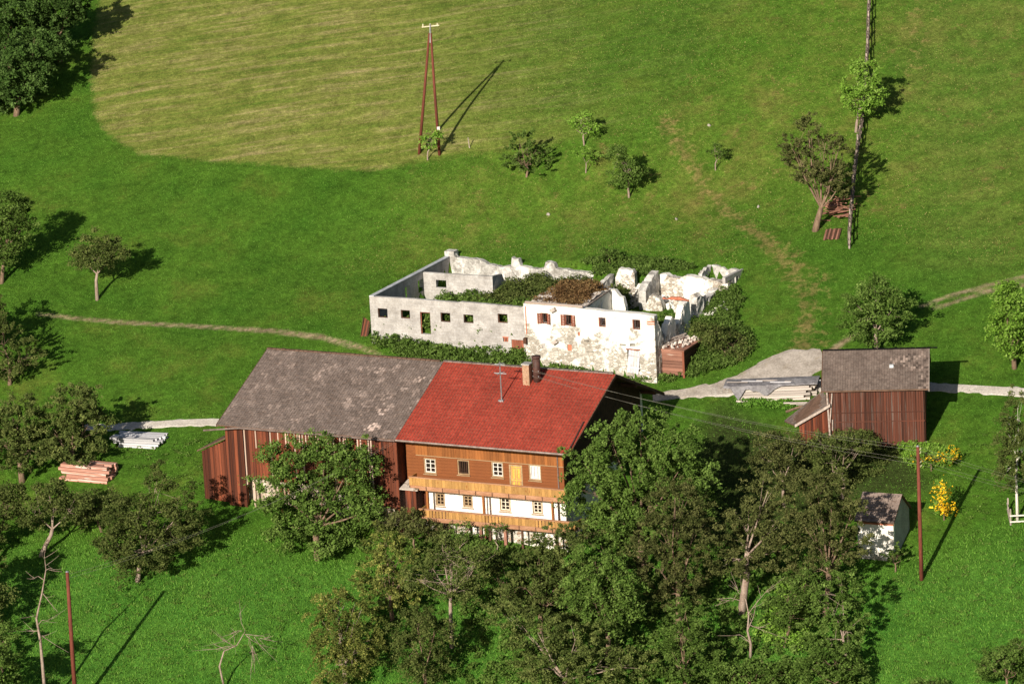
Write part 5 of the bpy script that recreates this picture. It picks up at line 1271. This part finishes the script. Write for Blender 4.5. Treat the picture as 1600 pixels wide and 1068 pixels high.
mt('tree', 'large brownish tree at the left edge beside the dome-crowned one', 'tree', (35, 752), [(30, 650, 40, 40), (0, 690, 44, 40), (50, 700, 34, 34)], 'leaf_olive', dens=1.8, clump=.5, droop=.15, leaf=.12, tr=.24)
mt('apple_tree', 'leaning fruit tree at the lower left with a pale slanting trunk', 'tree', (62, 868), [(85, 780, 34, 28), (50, 800, 30, 28), (115, 795, 34, 28), (75, 760, 26, 16)], 'leaf_olive', 'bark_pale', .17, 1.5, .42, 0, .11, lean=(82, 826))
mt('tree', 'fruit tree cut by the left edge beside the leaning one', 'tree', (-5, 880), [(0, 790, 40, 34), (-20, 830, 34, 30), (20, 770, 26, 20)], 'leaf_olive', dens=1.5, clump=.45, leaf=.12, tr=.18)
mt('apple_tree', 'wide low fruit tree at left in front of the red lean-to corner', 'tree', (214, 908), [(245, 755, 24, 34), (205, 800, 50, 36), (285, 800, 38, 32), (225, 855, 68, 42), (178, 855, 28, 30), (280, 840, 34, 28)], 'leaf_olive', 'bark_pale', .18, 1.6, .42, 0, .11)
mt('fruit_bush', 'low leafy tree between the pink timber stack and the wide fruit tree', 'tree', (160, 830), [(160, 790, 34, 24), (130, 805, 26, 20)], 'leaf_olive', dens=1.5, clump=.4, leaf=.11, tr=.1)
mt('bush', 'bush cut by the left edge at the bottom, in the shade of the fruit trees', 'bush', (5, 1050), [(0, 990, 24, 30), (-5, 1040, 36, 30)], 'leaf_green', dens=1.4, clump=.4, leaf=.11, tr=.08)
# upper orchard
mt('sapling', 'small leafy tree at the foot of the A-shaped pole', 'tree', (668, 250), [(667, 220, 18, 13), (683, 212, 10, 9)], 'leaf_bright', 'bark_pale', .06, 1.5, .3, 0, .10, per=18, twigs=12)
mt('fruit_tree', 'broad sprawling green bush-like tree right of the A-shaped pole', 'tree', (822, 276), [(812, 225, 24, 22), (838, 235, 22, 20), (800, 252, 20, 14), (830, 258, 30, 12)], 'leaf_green', dens=1.4, clump=.42, droop=-.3, leaf=.11, tr=.1)
mt('fruit_tree', 'small fruit tree with a thin pale trunk, topmost of the orchard group', 'tree', (913, 227), [(908, 186, 22, 13), (925, 200, 16, 11), (898, 194, 14, 9)], 'leaf_bright', 'bark_pale', .07, 1.5, .32, 0, .10, per=18, twigs=14)
mt('fruit_tree', 'tiny fruit tree directly below the topmost orchard tree', 'tree', (915, 270), [(908, 238, 18, 9), (925, 243, 12, 8)], 'leaf_bright', 'bark_pale', .05, 1.4, .28, 0, .09, per=16, twigs=10)
mt('fruit_tree', 'rounded dark green fruit tree, lowest of the orchard group', 'tree', (983, 308), [(965, 240, 20, 15), (985, 262, 26, 22), (975, 280, 28, 14), (1002, 270, 16, 16)], 'leaf_green', 'bark_pale', .09, 1.7, .36, 0, .10)
mt('sapling', 'sparse thin sapling standing apart right of the orchard group', 'tree', (1118, 266), [(1115, 232, 15, 11), (1128, 240, 9, 6)], 'leaf_green', 'bark_pale', .05, 1.0, .28, 0, .09, per=14, twigs=16)
o = MB().tube([(0, 0, -.2), (-.1, 0, .9)], [.05, .04], 6).build('stake', 'grey_wood'); o.location = tuple(G(734, 231)); tag(o, 'short leaning wooden stake in the meadow right of the A-shaped pole', 'stake')
# right of the track
mt('tree', 'bright green tree beside the rail fence near the top', 'tree', (1337, 206), [(1352, 108, 28, 18), (1335, 135, 30, 18), (1350, 150, 32, 20), (1325, 150, 18, 14), (1368, 140, 18, 20), (1350, 170, 26, 14)], 'leaf_bright', 'bark_pale', .12, 1.1, .42, 0, .13, per=24)
mt('old_tree', 'gnarled brown thinly leaved old tree with a thick pale trunk by the fence', 'tree', (1273, 360), [(1262, 195, 17, 22), (1245, 240, 24, 24), (1235, 225, 16, 18), (1290, 225, 20, 16), (1312, 230, 12, 22), (1265, 270, 34, 22), (1300, 275, 30, 25), (1310, 295, 20, 16)], 'leaf_brown', 'bark_brown', .25, 2.4, .40, -.25, .10, per=26, lean=(1283, 325), twigs=60, hollow=.15)
mt('tree', 'round green tree on the meadow behind the brown hay barn', 'tree', (1372, 552), [(1370, 455, 38, 26), (1340, 480, 32, 28), (1395, 485, 36, 30), (1365, 510, 48, 26)], 'leaf_green', 'bark_pale', .17, 1.5, .48, 0, .12)
mt('tree', 'bright green leafy tree cut by the right edge behind the road', 'tree', (1585, 575), [(1572, 465, 30, 24), (1590, 500, 40, 34), (1560, 520, 24, 24), (1590, 545, 34, 20)], 'leaf_bright', 'bark_brown', .18, 1.5, .48, 0, .14)
mt('birch_tree', 'feathery birch at the right edge with two white stems in a small wooden fence', 'tree', (1590, 812), [(1590, 640, 22, 34), (1580, 690, 26, 40), (1600, 700, 26, 50), (1585, 735, 26, 28)], 'leaf_olive', 'bark_white', .10, 2.6, .42, .3, .09, fork=.7)
g = G(1593, 812); bfn = empty('tree_guard', tuple(G(1590, 818)), 0, 'small open fence of pale wooden rails round the foot of the birch', 'fence')
for x in (-.5, .9): piece('post', bfn, 'grey_wood', (x, 0, .5), (.1, .1, 1.3))
for z in (.2, .65): piece('rail', bfn, 'white_wood', (.3, -.07, z), (1.7, .05, .10))
for x in (-.5, .9): piece('post', bfn, 'grey_wood', (x, 1.4, .9), (.1, .1, 1.3))
for z in (.7, 1.15): piece('rail', bfn, 'grey_wood', (-.56, .7, z-.25), (.05, 1.6, .08), (.33, 0, 0))
# around the hut
mt('bush', 'small feathery bush against the shaded gable of the white hut', 'bush', (1399, 893), [(1398, 858, 13, 13), (1392, 872, 10, 10), (1404, 868, 9, 12)], 'leaf_green', dens=1.8, clump=.3, droop=-.4, leaf=.08, tr=.06)
mt('shrub', 'bushy shrub at the bottom right corner of the meadow', 'bush', (1570, 1085), [(1570, 1025, 38, 22), (1600, 1010, 26, 22), (1545, 1045, 26, 22), (1590, 1050, 34, 24)], 'leaf_green', dens=1.6, clump=.4, leaf=.11, tr=.1)
mt('shrub', 'low weedy shrub at the bottom edge left of the corner shrub', 'bush', (1448, 1090), [(1440, 1068, 24, 14), (1470, 1072, 20, 10)], 'leaf_green', dens=1.4, clump=.35, leaf=.1, tr=.06)
def flowers(label, pxs, n_, base, lobes):
    t = mt('flower_bush', label, 'flowering bush', base, lobes, 'leaf_bright', dens=1.5, clump=.3, leaf=.08, tr=.05, per=18)
    g = G(*base); r = np.random.default_rng(5); c = []
    for k in range(n_):
        u, v, ru, rv = pxs[r.integers(len(pxs))]; c.append(P(r.normal(u, ru), r.normal(v, rv), g[1]-r.uniform(.3, .9))-g)
    quads_mesh('flowers', leaf_quads(np.array(c), .085, 1.0, r, .9), np.repeat(r.uniform(0, 1, len(c)), 3), 'flower_yellow', t, 3)['kind'] = 'stuff'
flowers('clump of bright yellow flowers right of the red-brown pole', [(1470, 785, 9, 9), (1478, 795, 9, 5), (1472, 765, 8, 8)], 420, (1475, 812), [(1470, 790, 20, 14), (1472, 765, 15, 16)])
flowers('yellow-flowering plants along the garden edge below the brown hay barn', [(1478, 712, 10, 6), (1490, 708, 6, 5), (1455, 718, 12, 5)], 170, (1455, 735), [(1470, 715, 26, 9), (1430, 712, 28, 9)])
mt('bush', 'low dark bush in the garden in front of the hay barn wall', 'bush', (1350, 712), [(1345, 685, 30, 18), (1310, 690, 26, 16)], 'leaf_olive', dens=1.7, clump=.35, leaf=.1, tr=.06)

# tall trees in front of the buildings
mt('tree', 'large green tree standing in front of the red barn wall', 'tree', (497, 872), [(450, 715, 44, 34), (505, 705, 36, 28), (550, 725, 42, 34), (430, 770, 42, 36), (490, 770, 48, 44), (560, 775, 42, 34), (455, 825, 46, 26), (510, 835, 52, 32), (575, 800, 26, 26)], 'leaf_green', 'bark_brown', .26, 1.45, .48, 0, .13)
mt('tree', 'biggest tree, bright sprayed crown against the dark gable of the farmhouse', 'tree', (1005, 905), [(1000, 665, 38, 36), (955, 690, 40, 34), (1050, 690, 38, 36), (915, 730, 34, 30), (925, 770, 42, 38), (985, 740, 52, 46), (1060, 740, 52, 42), (1090, 770, 28, 28), (960, 815, 44, 36), (1020, 790, 52, 44)], 'leaf_green', 'bark_brown', .32, 1.5, .6, .5, .13, per=32)
mt('tree', 'brown-green tree growing below the biggest tree, before its foot', 'tree', (1060, 990), [(1055, 780, 44, 34), (1040, 830, 50, 42), (1085, 830, 36, 38), (1030, 890, 48, 42), (1080, 890, 38, 40), (1060, 930, 38, 26)], 'leaf_brown', 'bark_brown', .22, 1.6, .46, .1, .10)
mt('tree', 'tall brownish tree with a thick pale trunk left of the white hut', 'tree', (1158, 956), [(1200, 770, 42, 34), (1170, 800, 36, 30), (1215, 815, 40, 36), (1165, 850, 44, 34), (1210, 865, 38, 32), (1150, 875, 34, 24)], 'leaf_brown', 'bark_pale', .26, 1.6, .46, .1, .10, lean=(1165, 870))
mt('tree', 'dense brownish tree directly left of the white hut', 'tree', (1290, 960), [(1275, 760, 42, 34), (1300, 790, 40, 34), (1270, 830, 42, 38), (1308, 850, 40, 40), (1280, 890, 42, 32), (1332, 800, 24, 28), (1334, 850, 22, 30)], 'leaf_brown', 'bark_brown', .24, 1.6, .46, .1, .10)
mt('fruit_tree', 'grey-green fruit tree in front of the lean-to of the hay barn', 'tree', (1225, 790), [(1210, 690, 34, 22), (1240, 700, 30, 26), (1200, 720, 34, 24), (1235, 740, 32, 22)], 'leaf_brown', 'bark_pale', .15, 1.5, .42, 0, .10)
mt('fruit_tree', 'grey-green fruit tree against the middle of the brown hay barn wall', 'tree', (1315, 780), [(1285, 695, 30, 22), (1320, 690, 36, 18), (1350, 695, 26, 14), (1300, 725, 36, 22)], 'leaf_olive', 'bark_pale', .14, 1.5, .4, 0, .10)
mt('tree', 'green tree with a thin pale stem at the right end of the lower thicket', 'tree', (1325, 1035), [(1315, 910, 28, 28), (1300, 950, 36, 34), (1325, 985, 28, 36), (1295, 1000, 36, 30)], 'leaf_green', 'bark_pale', .13, 1.4, .42, .15, .11)
mt('tree', 'young green tree in the gap below the thick pale trunk', 'tree', (1225, 1010), [(1230, 930, 34, 24), (1260, 910, 30, 26), (1240, 960, 40, 26)], 'leaf_green', 'bark_brown', .1, 1.3, .4, 0, .11)
mt('bush', 'round bush at the bottom edge under the right end of the thicket', 'bush', (1305, 1090), [(1305, 1035, 40, 26), (1270, 1045, 34, 26), (1335, 1050, 24, 22)], 'leaf_green', dens=1.5, clump=.42, leaf=.12, tr=.1)
mt('tree', 'conical green tree at the bottom centre-right of the thicket', 'tree', (1070, 1085), [(1072, 955, 26, 24), (1062, 990, 38, 30), (1085, 1020, 38, 30), (1055, 1040, 44, 28)], 'leaf_green', 'bark_brown', .16, 1.5, .42, .1, .11)
mt('bush', 'wide low bush along the bottom edge between conical tree and thicket end', 'bush', (1175, 1090), [(1140, 1048, 34, 18), (1185, 1045, 38, 18), (1225, 1048, 34, 20), (1165, 1070, 60, 18)], 'leaf_green', dens=1.5, clump=.42, leaf=.12, tr=.08)
mt('tree', 'hanging green tree in the middle of the lower thicket, right of the mossy one', 'tree', (950, 1040), [(930, 880, 38, 34), (960, 910, 36, 36), (925, 930, 42, 40), (970, 950, 28, 26), (945, 970, 36, 26)], 'leaf_green', 'bark_brown', .2, 1.6, .55, .6, .12, per=30)
mt('tree', 'mossy dark green tree below the right end of the lower balcony', 'tree', (845, 1000), [(870, 850, 44, 32), (840, 880, 44, 34), (890, 890, 40, 40), (820, 920, 44, 38), (870, 940, 44, 40)], 'leaf_olive', 'bark_brown', .2, 1.6, .46, .1, .11)
mt('tree', 'spreading tree at the bottom centre, in front of the mossy one', 'tree', (880, 1110), [(800, 960, 36, 30), (840, 990, 48, 32), (900, 1000, 50, 36), (860, 1040, 60, 34), (940, 1040, 50, 34), (985, 1040, 38, 34)], 'leaf_olive', 'bark_pale', .2, 1.5, .46, .1, .11)
mt('pear_tree', 'open tree with a forked pale trunk below the farmhouse balconies', 'tree', (706, 1010), [(700, 860, 34, 22), (670, 880, 30, 24), (735, 885, 34, 28), (755, 870, 24, 22), (650, 905, 30, 22), (715, 920, 42, 20), (690, 840, 20, 12)], 'leaf_olive', 'bark_pale', .15, 1.3, .42, 0, .10, lean=(704, 930), twigs=60)
mt('tree', 'yellow-tinged tree below the left end of the balconies', 'tree', (615, 975), [(600, 840, 28, 22), (615, 870, 38, 30), (590, 900, 34, 30), (630, 910, 36, 32), (600, 935, 34, 22)], 'leaf_yellow', 'bark_brown', .16, 1.5, .42, .1, .10)
mt('tree', 'hanging yellow-flecked tree at the bottom, left of the lower thicket', 'tree', (540, 1082), [(530, 940, 34, 22), (560, 965, 30, 28), (520, 985, 38, 34), (560, 1010, 34, 36), (525, 1040, 40, 30)], 'leaf_yellow', 'bark_pale', .18, 1.6, .5, .6, .10, per=30)
mt('tree', 'drooping brown-green tree at the bottom beside the forked pale trunk', 'tree', (668, 1085), [(650, 965, 38, 22), (680, 985, 30, 30), (645, 1010, 32, 30), (670, 1035, 34, 30)], 'leaf_olive', 'bark_brown', .15, 1.6, .5, .6, .10, per=28)
mt('bush', 'dark elder bush against the red porch at the left end of the balconies', 'bush', (650, 865), [(610, 815, 30, 18), (645, 815, 34, 22), (672, 830, 20, 18)], 'leaf_brown', 'bark_brown', .08, 1.6, .38, 0, .10)
mt('sapling', 'thin young tree in front of the white cellar wall', 'tree', (722, 868), [(718, 825, 18, 14), (730, 838, 16, 12)], 'leaf_green', 'bark_pale', .05, 1.1, .3, 0, .09, per=16)
mt('sapling', 'second thin young tree before the cellar door', 'tree', (775, 868), [(765, 828, 12, 14), (782, 822, 12, 9)], 'leaf_green', 'bark_pale', .05, .9, .28, 0, .09, per=14)
mt('fruit_tree', 'low dark fruit tree filling the gap between forked trunk and mossy tree', 'tree', (790, 960), [(770, 880, 26, 22), (800, 930, 30, 26)], 'leaf_olive', 'bark_brown', .1, 1.2, .4, 0, .10)
mt('tree', 'dark tree in the shade between the biggest tree and the mossy one', 'tree', (960, 900), [(930, 830, 34, 22), (980, 850, 36, 24), (900, 830, 28, 20)], 'leaf_olive', 'bark_brown', .16, 1.5, .42, .1, .11)

# trees whose crowns are outside the frame at the left but whose shade falls into it
mt('tree', 'tree standing mostly outside the left edge below the dirt path', 'tree', (-34, 575), [(-45, 480, 50, 42), (-18, 505, 36, 32), (-60, 515, 44, 36)], 'leaf_olive', dens=1.2, clump=.5, leaf=.12, tr=.18)
mt('tree', 'big tree outside the left edge beside the cut-off fruit tree', 'tree', (-45, 1015), [(-65, 890, 66, 50), (-28, 935, 48, 42), (-80, 950, 50, 44), (-40, 860, 40, 36)], 'leaf_olive', dens=1.2, clump=.5, leaf=.12, tr=.2)
mt('tree', 'big tree at the bottom left corner, nearly all outside the frame', 'tree', (-5, 1160), [(-30, 1045, 56, 46), (15, 1085, 46, 40), (-12, 1005, 36, 30)], 'leaf_green', dens=1.2, clump=.5, leaf=.12, tr=.2)
mt('tree', 'tree below the bottom edge whose shade reaches the bare tree', 'tree', (40, 1190), [(30, 1100, 38, 34), (60, 1125, 34, 28)], 'leaf_green', dens=1.2, clump=.5, leaf=.12, tr=.2)

# bare and dead trees
bare_tree('dead_tree', 'tall bare pale dead tree at the lower left beside the red-brown pole', [(72, 1110), (68, 1050), (63, 1000), (57, 965), (66, 925), (72, 888)], .14,
          [(72, 890, 70, 862, 4), (68, 905, 52, 903, 3), (72, 890, 84, 889, 3), (57, 965, 50, 958, 1), (60, 975, 75, 968, 4), (60, 990, 74, 998, 5), (60, 985, 45, 985, 4), (66, 925, 90, 955, 3)], 'bark_pale', 3)
bare_tree('dead_tree', 'thin bent leafless tree with fine branches on the bright grass at lower left', [(352, 1075), (343, 1040), (350, 1017), (370, 1008), (383, 985)], .09,
          [(383, 985, 374, 958, 2), (370, 1008, 338, 1014, 6), (365, 1008, 345, 998, 5), (383, 990, 428, 1002, 8), (383, 990, 395, 1020, 5), (378, 985, 362, 988, 5), (390, 992, 400, 1030, 4), (385, 992, 410, 1008, 4)], 'bark_pale', 4)
bare_tree('dead_tree', 'forked orange-barked bare tree at the bottom of the lower thicket', [(1172, 1025), (1173, 1005), (1168, 985), (1170, 960), (1165, 935)], .12,
          [(1173, 1005, 1155, 990, 3), (1168, 985, 1182, 940, 5), (1165, 940, 1120, 935, 6), (1168, 960, 1200, 920, 6), (1170, 975, 1195, 985, 5), (1165, 935, 1150, 915, 5)], 'bark_pale', 5)

# undergrowth and weeds
ug_ = undergrowth
ug_('weeds', None, None, [(583, 524), (640, 526), (720, 538), (800, 552), (822, 568), (830, 580), (760, 580), (680, 575), (620, 558), (585, 540)], 420, .3, 1.1, 'leaf_green', .12, None, seed=1)
ug_('weeds', None, None, [(822, 572), (900, 575), (1000, 585), (1020, 590), (1060, 590), (1050, 598), (900, 592), (822, 585)], 160, .15, .5, 'leaf_green', .1, None, seed=2)
RZ = .5
def rpoly(pts): return [tuple(RF.world(a, b, 0)[:2]) for a, b in pts]
def weeds_local(name, pts, n_, h0, h1, z, mat, leaf=.11, seed=0, per=24, clump=.35):
    r = np.random.default_rng(seed+77); A = np.array(pts); out = []; vals = []
    for k in range(n_):
        a = r.uniform(A[:, 0].min(), A[:, 0].max()); b = r.uniform(A[:, 1].min(), A[:, 1].max())
        h = h0+(h1-h0)*(.75+.25*math.sin(a*1.9+b*1.3))*r.uniform(.35, 1.15); m_ = int(per*1.8*r.uniform(.6, 1.3)); t = r.uniform(0, 1, m_)**.7
        w3 = RF.world(a, b, z); out.append(np.stack([w3[0]+r.normal(0, clump*.5, m_), w3[1]+r.normal(0, clump*.5, m_), w3[2]+h*t], 1)); vals.append(np.clip(r.uniform(0, .5)+r.uniform(0, .5, m_), 0, 1))
    p = np.concatenate(out); c0 = p.mean(0); NL[0] += len(p)
    o = quads_mesh(name, leaf_quads(p-c0, leaf, rs=r), np.repeat(np.concatenate(vals), 3), mat, None, 3); o.location = tuple(c0); return tag(o, kind='stuff')
weeds_local('weeds', [(2.6, .6), (13.4, 12.5)], 1100, .5, 1.5, .9, 'leaf_green', .11, 1)
weeds_local('weeds', [(7.2, 3.0), (13.4, 13)], 900, 1.2, 2.1, .9, 'leaf_olive', .11, 2)
weeds_local('weeds', [(4.0, .6), (13.4, 4)], 420, 1.2, 2.3, .9, 'leaf_green', .11, 3)
weeds_local('dry_weeds', [(sa0+.3, sb0+.3), (sa1-.2, sb1-.2)], 150, .1, .45, 3.75, 'weed_brown', .08, 4)
weeds_local('dry_weeds', [(sa0+1.0, sb0+2.0), (sa1-.6, sb1)], 120, .3, .8, 3.9, 'weed_brown', .08, 5)
weeds_local('weeds', [(sa1+.7, .5), (a2-.6, 6.3)], 420, .1, .45, 1.5, 'leaf_green', .10, 6)
weeds_local('weeds', [(15, 6.8), (18.5, 11)], 260, .4, 1.5, 1.4, 'leaf_olive', .11, 7)
ug_('weeds', None, None, [(885, 420), (925, 405), (985, 402), (1060, 412), (1090, 420), (1000, 432), (930, 430)], 300, .1, .45, 'leaf_green', .11, None, seed=5)
mt('bush', 'bright green bush on the slope directly behind the ruins', 'bush', (955, 412), [(945, 396, 18, 10), (962, 398, 14, 8)], 'leaf_green', dens=1.8, clump=.3, leaf=.1, tr=.05)
mt('bush', 'broad brownish-green bush at the right end of the ruins above the road', 'bush', (1130, 562), [(1120, 525, 30, 22), (1145, 540, 26, 18), (1100, 515, 26, 16), (1160, 548, 16, 12)], 'leaf_olive', dens=1.7, clump=.4, leaf=.1, tr=.06)
ug_('weeds', None, None, [(1085, 505), (1110, 495), (1150, 500), (1180, 545), (1150, 570), (1085, 590), (1060, 588), (1075, 560)], 420, .2, .8, 'leaf_green', .11, None, seed=6)
ug_('weeds', None, None, [(1095, 470), (1145, 450), (1160, 470), (1150, 495), (1110, 500)], 150, .2, .7, 'leaf_green', .1, None, seed=7)
ug_('weeds', None, None, [(640, 862), (700, 850), (780, 858), (860, 868), (880, 885), (760, 890), (650, 880)], 330, .3, .9, 'leaf_green', .12, None, seed=8)
ug_('weeds', None, None, [(1150, 620), (1230, 625), (1240, 640), (1150, 634)], 70, .1, .4, 'grass_blades', .1, None, seed=9)
ug_('garden_plants', None, None, [(1240, 740), (1300, 700), (1400, 700), (1420, 715), (1330, 765), (1260, 775)], 260, .15, .6, 'leaf_olive', .1, None, seed=10)
ug_('garden_plants', None, None, [(1395, 698), (1450, 696), (1500, 712), (1490, 728), (1430, 732)], 180, .2, .6, 'leaf_bright', .1, None, seed=11)
ug_('undergrowth', None, None, [(760, 900), (1000, 880), (1130, 900), (1260, 880), (1350, 930), (1340, 1090), (760, 1090)], 900, .2, .9, 'leaf_green', .13, None, seed=12)
ug_('undergrowth', None, None, [(1180, 1000), (1240, 900), (1270, 950), (1250, 1020)], 160, .2, .9, 'leaf_bright', .12, None, seed=13)
ug_('undergrowth', None, None, [(560, 850), (680, 850), (760, 930), (760, 1080), (600, 1080), (560, 960)], 220, .2, .6, 'leaf_green', .12, None, seed=14)
ug_('meadow_weeds', None, None, [(60, 900), (420, 850), (500, 900), (470, 1100), (60, 1100)], 260, .06, .22, 'leaf_green', .07, None, seed=21, per=10)
ug_('meadow_weeds', None, None, [(1380, 900), (1430, 730), (1560, 640), (1620, 800), (1620, 1090), (1380, 1090)], 260, .06, .22, 'leaf_green', .07, None, seed=22, per=10)
ug_('meadow_weeds', None, None, [(180, 700), (330, 690), (310, 780), (240, 760)], 60, .08, .28, 'leaf_green', .08, None, seed=23, per=10)
print('leaf faces', NL[0], 'objects', len(bpy.data.objects))
